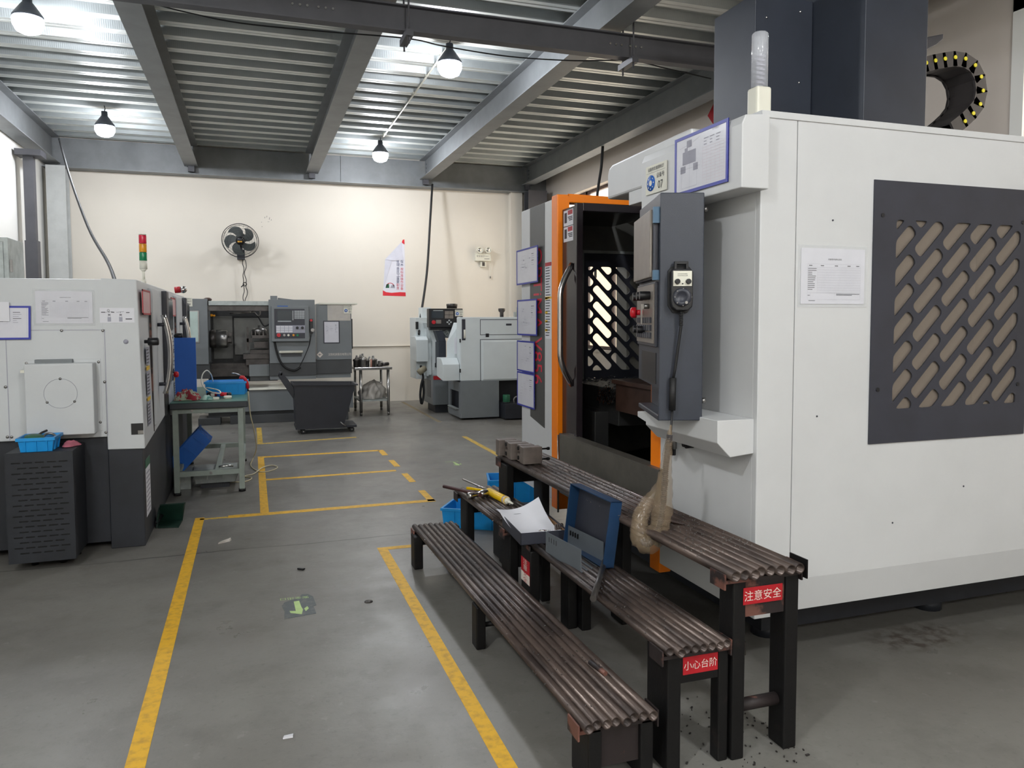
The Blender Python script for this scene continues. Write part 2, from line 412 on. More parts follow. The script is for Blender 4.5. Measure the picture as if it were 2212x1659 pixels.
def chuck_drawing(sh, rnd):
    t = .0008
    for a in ((.16,.5,.42,.72),(.20,.72,.26,.78),(.24,.78,.34,.9)): sh.rect(*a, 2)
    for a in ((.14,.1,.44,.1),(.14,.1,.14,.42),(.44,.1,.44,.42),(.3,.05,.3,.97),(.08,.42,.5,.42),(.1,.8,.24,.82),(.36,.84,.5,.9)): sh.line(*a, t, 2)
    sh.rect(.12,.36,.22,.48,2); sh.rect(.37,.36,.46,.48,2)
    sh.text('生产调整卡', .78, .91, .035, 2)
    for i in range(13): sh.line(.55,.08+.05*i,.93,.08+.05*i,.0005,3)
    for i in range(6): sh.line(.55+.076*i,.08,.55+.076*i,.68,.0005,3)
    for i in range(9): sh.rect(.57+.11*(i % 3), .72+.05*(i//3), .57+.11*(i % 3)+rnd.uniform(.04,.09), .735+.05*(i//3), 2)
M_pinkline = mat('faint_pink_ruling', (206,176,186), .6)
def doc(name, O, R, U, w, h, style, label, border=.012, seed=1, cat='sign', group=None, frame=None):
    rnd = random.Random(seed)
    O, R, U = V(O), V(R).normalized(), V(U).normalized(); N = R.cross(U)
    t = thing(name, O+R*(w/2), label, cat, group)
    mb = MB(); slab(mb, O+N*.001, R, U, w, h, .002, 0)
    sh = SH(mb, O, R, U, w, h, .0032)
    {'table': record_table, 'drawing': part_drawing, 'chuck': chuck_drawing}[style](sh, rnd)
    build('sheet', mb, [M_paperfilm, M_ink, M_inkl, M_pinkline], t, flat=True)
    if border:
        mb = MB(); b = border
        for (u, v, ww, hh) in ((0,0,w,b),(0,h-b,w,b),(0,b,b,h-2*b),(w-b,b,b,h-2*b)):
            slab(mb, O+R*u+U*v, R, U, ww, hh, .005)
        build('border', mb, frame or M_blue, t)
    else:
        mb = MB(); slab(mb, O-R*.012-U*.012, R, U, w+.024, h+.024, .0045)
        build('acrylic_holder', mb, M_acry, t)
    return t
def status_plate(O, R, U, w, h, num, label):
    O, R, U = V(O), V(R).normalized(), V(U).normalized(); N = R.cross(U)
    t = thing('status_plate', O+R*(w/2), label, 'sign', 'equipment number plates')
    mb = MB(); slab(mb, O+N*.001, R, U, w, h, .003, 0)
    sh = SH(mb, O, R, U, w, h, .0044)
    sh.text('设备状态管理标识', .5, .8, .13, 1); sh.line(.05,.74,.95,.74,.0008,1)
    sh.text('设备号', .72, .5, .17, 1); sh.text(num, .72, .12, .27, 1, sq=.9)
    build('plate', mb, [M_ivory, M_ink], t, flat=True)
    mb = MB(); r = min(.19*w, .32*h); c = O+R*(.27*w)+U*(.38*h)+N*.0042
    mb.lathe(c, [(r,0),(r,.003),(0,.003)], 24, N, 0)
    mb.disc(c+N*.0034, r*.36, N, 16, 1)
    for k in range(8):
        a = 2*PI*k/8
        mb.disc(c+N*.0034+R*(r*.74*math.cos(a))+U*(r*.74*math.sin(a)), r*.1, N, 8, 1 if k != 2 else 2)
    build('dial', mb, [M_boardblue, M_ivory, M_green], t)
    return t
# ================================================================== ROOM
XL, XR, YB, YF, ZC = -3.05, 5.45, 14.05, -5.0, 4.40
fl = build('floor', MB().box(XL-.2, XR+.2, YF-.2, YB+.2, -.12, 0), M_floor, kind='structure')
def tape(x0, x1, y0, y1, label, m=None, skew=0):
    mb = MB().hexa([(x0,y0,0.0),(x1,y0+skew,0.0),(x1,y1+skew,0.0),(x0,y1,0.0)], [(x0,y0,.0012),(x1,y0+skew,.0012),(x1,y1+skew,.0012),(x0,y1,.0012)])
    return build('yellow_floor_tape', mb, m or M_tape, fl, label=label)
tape(-.436, -.37, .6, 6.2, 'long yellow tape line left of the aisle')
tape(-.40, -.20, 6.13, 6.17, 'worn corner end of the left aisle line', M_tapeworn)
tape(-.2, 1.416, 6.12, 6.20, 'yellow tape across the front of the marked box')
tape(.034, .098, 6.2, 8.8, 'left side of the marked yellow box')
tape(.098, 1.36, 8.72, 8.80, 'back side of the marked yellow box')
tape(.098, 1.334, 7.46, 7.53, 'middle rung of the marked yellow box', skew=.03)
tape(1.345, 1.41, 8.42, 8.78, 'corner dash of the marked box')
tape(1.355, 1.415, 7.72, 8.10, 'far yellow dash')
tape(1.355, 1.415, 6.93, 7.35, 'middle yellow dash')
tape(1.355, 1.415, 6.14, 6.56, 'near yellow dash')
tape(.036, .1, 9.69, 11.2, 'short yellow line beside the lathe base', M_tapeworn)
tape(.1, 1.24, 9.69, 9.76, 'thin yellow line before the chip cart', M_tapeworn, skew=.13)
tape(.752, .814, .6, 4.98, 'long yellow tape line right of the aisle')
tape(.814, 1.05, 4.92, 4.98, 'short yellow return behind the low bench')
tape(2.53, 2.59, 7.2, 9.45, 'yellow line running behind the milling machine', M_tapeworn)
tape(2.56, 2.62, 10.9, 13.85, 'faded brown tape by the back wall', mat('faded_tape', (128,116,92), .7, vscale=20))
# floor arrow stickers
def arrow(cx, cy, sc, worn, label):
    mb = MB(); z = .0012; a = []
    rim = [(-.085,-.16),(.072,-.135),(.07,-.06),(.065,-.03),(.082,-.02),(.078,.06),(.075,.12),(.05,.165),(.02,.17),(.0,.12),(-.04,.10),(-.075,.075),(-.09,.03),(-.08,-.05)]
    if not worn:
        n = len(rim); mb.add([(cx+x*sc,cy+y*sc,z) for x,y in rim]+[(cx+x*sc,cy+y*sc,0) for x,y in rim], [tuple(range(n))]+[(i,n+i,n+(i+1)%n,(i+1)%n) for i in range(n)], 0)
    for P in ([(-.028,.07),(.0,.075),(.006,-.02),(.012,-.06),(.002,-.125),(-.052,-.09),(-.055,-.06),(-.025,-.07)], [(.018,-.05),(.036,-.02),(.042,-.055),(.024,-.09)]):
        mb.ngon([(cx+x*sc,cy+y*sc,z+.0006) for x,y in P], 1)
    mb.text('安全出口', (cx+.052*sc,cy+.132*sc,z+.0006), (-1,.06,0), (0,-1,0), .036*sc, 1)
    build('exit_arrow_sticker', mb, [M_stick, M_lime], fl, label=label, flat=True)
arrow(.21, 4.09, 1.0, False, 'dark worn exit sticker with lime arrow')
arrow(2.0, 7.68, .95, True, 'far worn exit sticker, only the lime arrow left')

# ceiling deck (corrugated sheet seen from below)
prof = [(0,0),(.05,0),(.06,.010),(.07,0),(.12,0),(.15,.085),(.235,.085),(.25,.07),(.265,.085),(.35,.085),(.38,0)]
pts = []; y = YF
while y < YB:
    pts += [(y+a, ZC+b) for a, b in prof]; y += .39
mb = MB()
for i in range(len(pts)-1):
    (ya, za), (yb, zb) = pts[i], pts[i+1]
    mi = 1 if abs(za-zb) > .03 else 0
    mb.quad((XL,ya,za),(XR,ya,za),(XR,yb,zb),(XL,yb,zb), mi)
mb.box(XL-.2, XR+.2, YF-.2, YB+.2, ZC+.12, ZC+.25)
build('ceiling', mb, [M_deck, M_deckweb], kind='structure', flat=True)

def ibeam_y(x, y0, y1, zb, zt, w, name='ceiling_beam', m=None, tw=.012):
    mb = MB(); mb.box(x-w/2, x+w/2, y0, y1, zb, zb+tw); mb.box(x-w/2, x+w/2, y0, y1, zt-tw, zt); mb.box(x-.005, x+.005, y0, y1, zb+tw, zt-tw)
    return build(name, mb, m or M_beam, kind='structure')
for xb in (-.89, 1.05, 3.06, 5.03):
    b = ibeam_y(xb, YF, 13.86, 4.05, ZC, .21)
    mb = MB().box(xb-.05, xb+.05, 13.80, 13.87, 3.96, 4.05)
    build('end_cleat', mb, M_purl, b, label='dark cleat under the beam end')
    mb = MB()
    for k in range(4): mb.cyl((xb-.011, 13.74, 4.1+.07*k), (xb+.011, 13.74, 4.1+.07*k), .014, n=8)
    build('bolt_row', mb, M_purl, b)
ibeam_y(-2.92, YF, 13.86, 3.98, ZC, .24)
mb = MB().box(XL, XR, 13.93, 13.945, 3.93, ZC).box(XL, XR, 13.80, 14.05, 3.915, 3.93)
mb.box(1.55, 1.56, 13.91, 13.93, 3.93, ZC)
build('ceiling_beam', mb, M_beam, kind='structure')
# hung cross rail with two hangers
yr = 6.2
rail = build('ceiling_rail', MB().box(-2.2, 5.2, yr+.045, yr+.055, 3.83, 4.01).box(-2.2, 5.2, yr, yr+.1, 3.815, 3.828).box(-2.2, 5.2, yr, yr+.1, 4.01, 4.022), M_purl, kind='structure')
for xh in (1.235, 3.23):
    mb = MB()
    for dy in (-.05, .15): mb.cyl((xh, yr+dy, 3.70), (xh, yr+dy, ZC), .008, n=8)
    mb.box(xh-.03, xh+.03, yr-.09, yr+.19, 3.75, 3.80)
    build('hanger', mb, M_purl, rail, label='U hanger with two threaded rods')
for xh in (.35, 3.05):
    mb = MB()
    for k in range(6): mb.cyl((xh+.055*k+(.03 if k > 2 else 0), yr+.035, 3.93), (xh+.055*k+(.03 if k > 2 else 0), yr+.045, 3.93), .010, n=10)
    build('bolt_row', mb, M_chrome, rail, label='row of six bright bolts')

# walls
build('wall_back', MB().box(XL-.2, XR+.2, YB, YB+.2, 0, 4.7), M_wall, kind='structure')
build('wall_left', MB().box(XL-.2, XL, YF, YB, 0, 4.7), M_wallw, kind='structure')
build('wall_front', MB().box(XL-.2, XR+.2, YF-.2, YF, 0, 4.7), M_wall, kind='structure')
def wall_openings(x, th, y0, y1, z0, z1, ops):
    mb = MB(); y = y0
    for (a, b, c, d) in sorted(ops):
        mb.box(x, x+th, y, a, z0, z1); mb.box(x, x+th, a, b, z0, c); mb.box(x, x+th, a, b, d, z1); y = b
    mb.box(x, x+th, y, y1, z0, z1); return mb
OPS = [(2.2, 4.22, 1.3, 3.78), (10.3, 13.3, 1.0, 3.72)]
build('wall_right', wall_openings(XR, .22, YF, YB, 0, 4.7, OPS), M_wallr, kind='structure')
for i, (a, b, c, d) in enumerate(OPS):
    mb = MB(); x = XR+.12
    for yy in (a, b-.05): mb.box(x, x+.06, yy, yy+.05, c, d)
    for zz in (c, d-.05): mb.box(x, x+.06, a, b, zz, zz+.05)
    n = 2 if i == 0 else 3
    for k in range(1, n): yy = a+(b-a)*k/n; mb.box(x, x+.06, yy-.03, yy+.03, c, d)
    if i == 0: mb.box(x, x+.06, a, b, 3.15, 3.2)
    w = build('window_%d' % (i+1), mb, M_trimw, kind='structure')
    build('pane', MB().box(x+.025, x+.03, a, b, c, d), M_acry, w)
    build('sill', MB().box(XR-.03, XR+.22, a-.04, b+.04, c-.04, c), M_wallr, w)
# pale trim around the near window
mb = MB(); a, b, c, d = OPS[0]
mb.box(XR-.02, XR+.0, b, b+.1, c-.1, d+.1).box(XR-.02, XR, a-.1, b+.1, d, d+.1)
build('trim_1', mb, M_wallw, kind='structure')
# outside: a sunlit wall across the yard
build('wall_outside', MB().box(9.5, 9.7, 4, 34, 0, 3.2), M_wallglow, kind='structure')

# columns
def hcol(x0, x1, y0, y1, z1, m, name='column'):
    mb = MB(); t = .016; xm = (x0+x1)/2
    mb.box(x0, x1, y0, y0+t, 0, z1).box(x0, x1, y1-t, y1, 0, z1).box(xm-.006, xm+.006, y0+t, y1-t, 0, z1)
    return build(name, mb, m, kind='structure')
c1 = build('column', MB().box(-2.945, -2.82, 12.3, 12.42, 0, 3.78).box(-2.955, -2.80, 12.28, 12.44, 0, 2.62), M_purl, kind='structure')
build('cap_plate', MB().box(-3.02, -2.70, 12.2, 12.5, 3.78, 3.86), M_purl, c1)
hcol(-2.97, -2.70, 13.66, 13.93, 3.92, M_lightcol)
hcol(4.95, 5.32, 13.55, 13.80, 3.92, M_purl)
build('column', MB().box(4.72, 4.95, 13.9, YB, 0, 3.92), M_wall, kind='structure')

# ------------------------------------------------------------------ lamps
def lamp(x, y, zb, label):
    t = thing('ceiling_lamp', (x, y, zb), label, 'lamp', 'bulb lamps under the deck')
    mb = MB(); mb.lathe((x,y,zb), [(0,-.12),(.05,-.112),(.096,-.09),(.122,-.04),(.125,.0),(.122,.02)], 24)
    build('bulb', mb, M_bulb, t)
    mb = MB(); mb.lathe((x,y,zb), [(.12,.02),(.127,.024),(.125,.04),(.085,.10),(.056,.14),(.04,.16),(.038,.22),(.0,.225)], 16)
    build('socket', mb, M_socket, t)
    mb = MB(); mb.tube([(x,y,zb+.22),(x+.01,y,zb+.26),(x,y,ZC)], .006, 6)
    build('cord', mb, M_black, t)
lamp(2.0, 7.85, 4.13, 'large bulb lamp between the second and third beams, nearest the hung rail')
lamp(2.0, 12.35, 4.13, 'bulb lamp at the far end of the white conduit, close to the back wall')
lamp(-1.82, 7.95, 4.16, 'big bright bulb lamp in the upper left corner bay')
lamp(-1.82, 11.7, 4.10, 'bulb lamp in the left bay near the back wall beam')
M_bulb.node_tree.nodes['Principled BSDF'].inputs['Emission Strength'].default_value = LAMP*1.55
for i, (x, y) in enumerate(OFFLAMPS):
    ld = bpy.data.lights.new('bulb_light', 'POINT'); ld.energy = LAMP*OFFK; ld.shadow_soft_size = .1; ld.color = (.97, .985, 1)
    lo = bpy.data.objects.new('ceiling_lamp_light', ld); COL.objects.link(lo); lo.location = (x, y, 4.13)
# conduit along the right bay
mb = MB().tube([(2.03, 8.0, 4.385), (2.03, 12.3, 4.385)], .011, 8)
for k in range(6): mb.box(2.012, 2.048, 8.3+.75*k, 8.33+.75*k, 4.385, 4.41)
tag(build('conduit_pipe', mb, M_ivory), 'thin white conduit under the deck joining the two right bay lamps', 'conduit')
# cables
def cable(name, pts, r, label, m=None, n=6):
    P = []
    pts = [V(p) for p in pts]
    for i in range(len(pts)-1):
        p0 = pts[max(i-1,0)]; p1 = pts[i]; p2 = pts[i+1]; p3 = pts[min(i+2,len(pts)-1)]
        for k in range(n):
            t = k/n
            P.append(.5*((2*p1)+(p2-p0)*t+(2*p0-5*p1+4*p2-p3)*t*t+(3*p1-p0-3*p2+p3)*t**3))
    P.append(pts[-1])
    return tag(build(name, MB().tube(P, r, 8), m or M_rubber), label, 'cable')
cable('power_cable', [GY(128,300,12.2), GY(150,380,10.8), GY(190,490,8.8), GY(232,565,7.3), V((-.92, 6.15, 1.775))], .014, 'black cable sagging from the ceiling down to the roof of the left lathe')
cable('power_cable', [GY(934,398,13.7), GY(929,480,13.5), GY(922,590,13.2), GY(908,690,12.7), GY(905,722,12.35)], .02, 'thick black cable hanging down the back wall to the small white lathe')
cable('power_cable', [GY(1302,316,10.4), GY(1299,360,10.4), GY(1293,400,10.4), GY(1289,440,10.4), GY(1287,520,10.4), GY(1286,600,10.4)], .022, 'black cable hanging from the beam before the bright window, behind the orange frame')
cable('signal_wire', [GY(316,4,7.2), GY(400,26,7.0), GY(520,50,6.9), GY(700,68,6.75), GY(880,83,6.5), GY(960,100,6.8), GY(1100,122,7.0), GY(1240,131,6.8), GY(1360,131,6.6), GY(1440,148,6.6), GY(1536,170,6.6)], .006, 'thin black wire strung below the deck across three bays')
# red paper diamond on the right wall
mb = MB(); x = XR-.012
mb.hexa([(x,8.02,4.0),(x,8.19,3.83),(x,8.38,4.03),(x,8.19,4.2)], [(x+.008,8.02,4.0),(x+.008,8.19,3.83),(x+.008,8.38,4.03),(x+.008,8.19,4.2)])
tag(build('red_paper_diamond', mb, M_signred), 'red paper diamond stuck on the right wall behind the machine tower', 'decoration')
# ================================================================== MILLING MACHINE (right)
XM, YN, YE, XBK = 1.9, 2.55, 5.37, 4.3
mill = thing('milling_machine', (3.0, 4.0, 0), 'big white and orange milling machine with dark tower filling the right side', 'machine')
def mp(name, mb, m, bev=.003, **k): return build(name, mb, m, mill, bev, **k)
# slotted window panels
def clip(poly, x0, x1, z0, z1):
    for ax, lim, sg in ((0,x0,1),(0,x1,-1),(1,z0,1),(1,z1,-1)):
        out = []
        for i in range(len(poly)):
            a, b = poly[i-1], poly[i]; da, db = sg*(a[ax]-lim), sg*(b[ax]-lim)
            if da >= 0: out.append(a)
            if (da > 0) != (db > 0) and da != db and da*db < 0:
                t = da/(da-db); out.append((a[0]+(b[0]-a[0])*t, a[1]+(b[1]-a[1])*t))
        poly = out
        if not poly: return []
    return poly
def slotted(name, x0, x1, z0, z1, sx0, sx1, sz0, sz1, y, sign, c0, parent, th=.005):
    bm = bmesh.new()
    def loop(ps):
        vs = [bm.verts.new((p[0], 0, p[1])) for p in ps]
        for i in range(len(vs)): bm.edges.new((vs[i-1], vs[i]))
    loop([(x0,z0),(x1,z0),(x1,z1),(x0,z1)])
    L, W, r, th0 = .190, .057, .02, math.radians(45)*sign
    base = []
    for cx, cz, a0 in ((L/2-r,W/2-r,0),(-L/2+r,W/2-r,90),(-L/2+r,-W/2+r,180),(L/2-r,-W/2+r,270)):
        for k in range(4):
            a = math.radians(a0+30*k); base.append((cx+r*math.cos(a), cz+r*math.sin(a)))
    ct, st = math.cos(th0), math.sin(th0)
    base = [(x*ct-z*st, x*st+z*ct) for x, z in base]
    holes = []
    for i in range(-8, 9):
        for j in range(-12, 13):
            cx = c0[0]+.155*i; cz = c0[1]+.03*i*sign-.1215*j
            p = clip([(cx+x, cz+z) for x, z in base], sx0, sx1, sz0, sz1)
            if len(p) < 3: continue
            q = [p[0]]
            for w in p[1:]:
                if math.dist(w, q[-1]) > .002: q.append(w)
            if math.dist(q[0], q[-1]) < .002: q.pop()
            ar = abs(sum(q[k-1][0]*q[k][1]-q[k][0]*q[k-1][1] for k in range(len(q))))/2 if len(q) > 2 else 0
            if ar < 5e-4: continue
            n = len(q); o = []
            for k in range(n):
                a, b, c = q[k-1], q[k], q[(k+1) % n]
                u, v = (a[0]-b[0], a[1]-b[1]), (c[0]-b[0], c[1]-b[1]); lu, lv = math.hypot(*u), math.hypot(*v)
                cs = (u[0]*v[0]+u[1]*v[1])/(lu*lv)
                if cs > -.8:
                    du, dv = min(.015, lu*.42)/lu, min(.015, lv*.42)/lv
                    p0, p2 = (b[0]+u[0]*du, b[1]+u[1]*du), (b[0]+v[0]*dv, b[1]+v[1]*dv)
                    o += [p0, ((p0[0]+p2[0])/4+b[0]/2, (p0[1]+p2[1])/4+b[1]/2), p2]
                else: o.append(b)
            loop(o)
    bmesh.ops.triangle_fill(bm, use_beauty=True, use_dissolve=False, edges=bm.edges[:])
    mb = MB(); bm.verts.index_update()
    mb.add([(v.co.x, y, v.co.z) for v in bm.verts], [[v.index for v in f.verts] for f in bm.faces]); bm.free()
    o = build(name, mb, M_navy, parent)
    sd = o.modifiers.new('thickness', 'SOLIDIFY'); sd.thickness = th; sd.offset = 0
    return o
# near side
mb = MB()
W0, W1, Z0, Z1 = 2.50, 3.30, 1.0, 2.04
xs_ = (2.072, W0, W1, XBK); zs_ = (.43, Z0, Z1, 2.295)
for i in range(3):
    for j in range(3):
        if i != 1 or j != 1:
            for yy in (YN, YN+.03): mb.quad((xs_[i],yy,zs_[j]),(xs_[i+1],yy,zs_[j]),(xs_[i+1],yy,zs_[j+1]),(xs_[i],yy,zs_[j+1]))
mb.quad((xs_[0],YN,.43),(xs_[0],YN,2.295),(xs_[0],YN+.03,2.295),(xs_[0],YN+.03,.43))
sp = mp('side_panel', mb, M_white, 0, flat=True)
mb = MB()
for (x, z) in ((2.5,1.93),(2.495,1.2),(3.3,1.93),(3.3,1.2)): mb.cyl((x, YN-.010, z), (x, YN-.004, z), .009, n=12)
slotted('slotted_window', 2.455, 3.35, .97, 2.075, 2.575, 3.29, 1.115, 1.915, YN-.004, 1, (2.757, 1.722), mill)
mp('window_bolts', mb, M_black, 0)
mp('window_pane', MB().box(W0-.02, W1+.02, YN+.004, YN+.008, Z0-.02, Z1+.02), M_tint, 0)
mp('corner_post', MB().box(XM, 2.07, YN, YN+.03, .285, 2.295), M_white, .004)
mb = MB(); mb.hexa([(2.074,YN+.03,.285),(XBK,YN+.03,.285),(XBK,YN+.05,.285),(2.074,YN+.05,.285)], [(2.074,YN,.43),(XBK,YN,.43),(XBK,YN+.03,.43),(2.074,YN+.03,.43)])
mp('bottom_skirt', mb, M_white, .002)
mb = MB()
mb.box(XM-.004, XBK, YN-.006, 3.06, 2.295, 2.312).box(2.62, XBK, 3.06, YE, 2.295, 2.312)
mb.box(XM-.004, XBK, YN-.006, YN+.01, 2.285, 2.295)
mp('roof', mb, M_white, .002)
mb = MB()
for (x, z) in ((2.25,1.9),(2.19,1.1),(3.0,.75),(2.6,.62)): mb.cyl((x,YN-.002,z),(x,YN+.001,z),.004,n=8)
mp('rivets', mb, M_navy, 0)
# front face, near part and header cover
mp('front_panel', MB().box(XM, XM+.03, YN+.03, 3.31, .285, 2.295), M_white, .003)
mb = MB()
mb.prism([(3.06,2.17),(3.92,2.17),(3.92,2.30),(3.905,2.335),(3.86,2.352),(3.2,2.365),(3.06,2.365)], 'x', XM, 2.55)
mp('header_cover', mb, M_white, .012, label='white header cover with rounded top edge')
mp('header_bracket', MB().box(XM, 2.1, 3.31, 3.66, 2.10, 2.17), M_white, .003)
mb = MB().prism([(XM,2.0),(1.775,2.0),(1.775,2.24),(1.79,2.275),(XM,2.285)], 'y', YN-.05, 3.29)
arm = mp('console_arm', mb, M_white, .004)
# shelf under the console
mb = MB().prism([(XM,1.1),(1.73,1.1),(1.73,1.01),(1.79,.95),(XM,.96)], 'y', YN+.02, 3.15)
mb.prism([(XM,1.09),(1.735,1.09),(1.735,1.03),(1.77,1.0),(XM,1.0)], 'y', 3.15, 3.17)
mb.hexa([(1.74,3.17,1.02),(1.76,3.17,1.02),(1.76,3.25,1.035),(1.74,3.25,1.035)], [(1.74,3.17,1.07),(1.76,3.17,1.07),(1.76,3.25,1.06),(1.74,3.25,1.06)])
mp('shelf', mb, M_white, .003)
mb = MB().cyl((XM-.035, 3.02, .93), (XM, 3.02, .93), .02, n=14).cyl((XM-.05, 3.02, .93), (XM-.03, 3.02, .93), .012, n=12)
mb.cyl((XM-.03, 3.14, .86), (XM-.03, 3.14, .95), .014, n=12)
mp('valve', mb, M_black, 0)
mp('valve_sleeve', MB().cyl((XM-.03, 3.14, .89), (XM-.03, 3.14, .96), .018, n=14), M_steel, 0)
# orange frame
mb = MB().box(XM, 1.98, 4.66, 4.76, .235, 2.315).box(1.98, 2.45, 4.66, 4.76, 2.265, 2.315)
mp('orange_frame', mb, M_orange, .006, label='orange upright and top bar of the door opening')
mp('orange_post', MB().box(XM, 1.965, 3.31, 3.41, .235, 2.1), M_orange, .005, label='orange upright at the near side of the opening')
# left front panel with dark stripe
mp('left_front_panel', MB().box(XM+.005, XM+.035, 4.76, YE, .285, 2.295), M_white, .003)
mb = MB(); mb.hexa([(XM+.002,5.18,.80),(XM+.002,4.895,.75),(XM+.006,4.895,.75),(XM+.006,5.18,.80)], [(XM+.002,5.18,2.292),(XM+.002,4.895,2.292),(XM+.006,4.895,2.292),(XM+.006,5.18,2.292)])
st = mp('dark_stripe', mb, M_stripe, 0)
mb = MB().text('OPTiMA V856', (XM+.0012, 5.105, 2.0), (0,0,-1), (0,-1,0), .165, 0, squash=.955/(glyphs('OPTiMA V856')[2]*.165))
build('lettering', mb, M_red, st, flat=True, label='red lettering running down the dark stripe')
mb = MB(); x = XM+.004
mb.quad((x,4.885,1.37),(x,4.77,1.37),(x,4.77,1.885),(x,4.885,1.885), 0)
x -= .0006
mb.quad((x,4.885,1.86),(x,4.77,1.86),(x,4.77,1.885),(x,4.885,1.885), 1)
for z in (1.635,1.54,1.48,1.42): mb.quad((x,4.885,z),(x,4.84,z),(x,4.84,z+.016),(x,4.885,z+.016), 2)
mb.quad((x,4.885,1.64),(x,4.77,1.64),(x,4.77,1.655),(x,4.885,1.655), 2)
rnd = random.Random(3)
for k in range(26):
    z = 1.845-.0182*k; mb.quad((x,4.875,z),(x,4.875-rnd.uniform(.05,.1),z),(x,4.80,z+.006),(x,4.875,z+.006), 3)
mp('warning_strip', mb, [M_paper, M_signred, M_yellow, M_ink], 0, flat=True)
# far end wall with its slotted window
mb = MB(); y0 = 5.33
mb.box(XM+.03, 2.40, y0, YE, .285, 2.295).box(3.32, XBK, y0, YE, .285, 2.295).box(2.40, 3.32, y0, YE, .285, .985).box(2.40, 3.32, y0, YE, 2.005, 2.295)
mp('far_side_panel', mb, M_int, .002)
slotted('slotted_window', 2.38, 3.34, .985, 2.005, 2.425, 3.2, 1.11, 1.90, y0-.003, -1, (2.545, 1.80), mill)
mp('window_pane', MB().box(2.38, 3.34, YE-.012, YE-.008, .97, 2.02), M_pane2, 0)
mb = MB().box(2.365, 2.385, y0-.02, y0-.005, .955, 2.02).box(2.365, 3.05, y0-.02, y0-.005, 2.0, 2.02).box(2.365, 3.05, y0-.035, y0-.005, .93, .985)
mp('inner_window_frame', mb, M_galv, .002)
# inside
mp('added_slot_backdrop', MB().box(2.79, 3.6, 5.40, 5.58, .1, 2.25), M_int, .004)  # added box, darkens the view through the far window slots
mb = MB().box(3.05, 3.08, YN+.04, y0-.001, .35, 2.29).box(XBK-.03, XBK, YN+.03, YE, .285, 2.295)
mb.hexa([(XM+.04,YN+.04,.34),(3.05,YN+.04,.34),(3.05,y0-.001,.34),(XM+.04,y0-.001,.34)], [(XM+.04,YN+.04,.36),(3.05,YN+.04,.5),(3.05,y0-.001,.5),(XM+.04,y0-.001,.36)])
mp('bulkhead', mb, M_dark, 0)
mb = MB().box(2.15, 2.95, 3.1, 4.3, .93, 1.10).box(2.13, 2.95, 3.1, 4.32, 1.10, 1.125)
for k in range(3): mb.box(2.13, 2.95, 3.4+.3*k, 3.43+.3*k, 1.125, 1.127)
mp('work_table', mb, M_brown, .004)
mp('way_cover', MB().box(2.2, 2.98, 4.36, 5.25, .82, 1.05).box(2.1, 2.2, 4.5, 5.25, .5, .9), M_dark, .004)
mb = MB(); rnd = random.Random(5)
for k in range(420):
    x, y = rnd.uniform(2.2,2.9), rnd.uniform(4.36,5.2); z = 1.05+rnd.uniform(0,.03); a = rnd.uniform(0,PI); l = rnd.uniform(.004,.012)
    d = V((math.cos(a),math.sin(a),rnd.uniform(-.6,.6)))*l; w = V((-math.sin(a),math.cos(a),.3))*l*.5; p = V((x,y,z))
    mb.quad(p-d-w, p+d-w, p+d+w, p-d+w)
for k in range(260):
    x, y = 2.19-rnd.uniform(0,.05), rnd.uniform(4.33,4.55); z = 1.06-rnd.uniform(0,.10); a = rnd.uniform(0,PI); l = rnd.uniform(.004,.012)
    d = V((.3,math.cos(a),math.sin(a)))*l; w = V((.2,-math.sin(a),math.cos(a)))*l*.4; p = V((x,y,z))
    mb.quad(p-d-w, p+d-w, p+d+w, p-d+w)
mp('metal_chips', mb, M_chrome, 0, kind='stuff', flat=True)
mb = MB()
mb.hexa([(1.96,3.42,.50),(2.36,3.42,.56),(2.36,3.95,.56),(1.96,3.95,.50)], [(1.96,3.42,.51),(2.36,3.42,.57),(2.36,3.95,.57),(1.96,3.95,.51)], 0)
for k in range(4):
    o = .05+.06*k
    mb.tube([(1.97+o*.4,3.45,.525),(2.33-o,3.45,.58),(2.33-o,3.9-o,.58)], .006, 6, 1)
mp('drain_grate', mb, [M_steel_d, M_chrome], 0)
# sill plate
mb = MB().box(1.868, 1.884, 3.27, 4.54, .38, .765).box(1.868, 1.94, 3.27, 4.54, .755, .765)
mp('door_sill', mb, M_sill, .002, label='bare grey steel sill plate')
mp('sill_rod', MB().cyl((1.875, 4.58, .24), (1.875, 4.58, .75), .006, n=8), M_steel, 0)
# sliding door with roof flap
door = mp('sliding_door', MB().box(1.935, 1.955, 4.41, 4.655, .62, 2.215).box(1.915, 1.96, 4.38, 4.415, .60, 2.22)
    .box(1.96, 2.60, 4.38, 4.42, 2.172, 2.222).box(1.96, 2.62, 4.42, 5.32, 2.205, 2.222), M_door, .003)
hp = []
for k in range(25):
    t = k/24; z = 1.85-.77*t; e = min(t, 1-t)/.27; s_ = 1 if e >= 1 else math.sin(e*PI/2)
    hp.append((1.935-.095*s_, 4.49-.03*s_, z))
build('door_handle', MB().tube(hp, .0185, 14), M_chrome, door, label='bowed stainless door handle')
mb = MB(); x = 1.9335
for z0, z1 in ((2.10,2.20),(2.0,2.095)):
    mb.box(x, 1.9345, 4.475, 4.63, z0, z1, 0)
    for (a, b, c, d, mi) in ((4.485,4.56,z1-.032,z1-.004,1),(4.485,4.56,z1-.05,z1-.044,2),(4.485,4.55,z1-.06,z1-.054,2),(4.485,4.54,z1-.07,z1-.064,2),(4.575,4.615,z0+.02,z1-.015,2)):
        mb.quad((x-.0005,b,c),(x-.0005,a,c),(x-.0005,a,d),(x-.0005,b,d), mi)
build('warning_sticker', mb, [M_paper, M_signred, M_ink], door, flat=True)
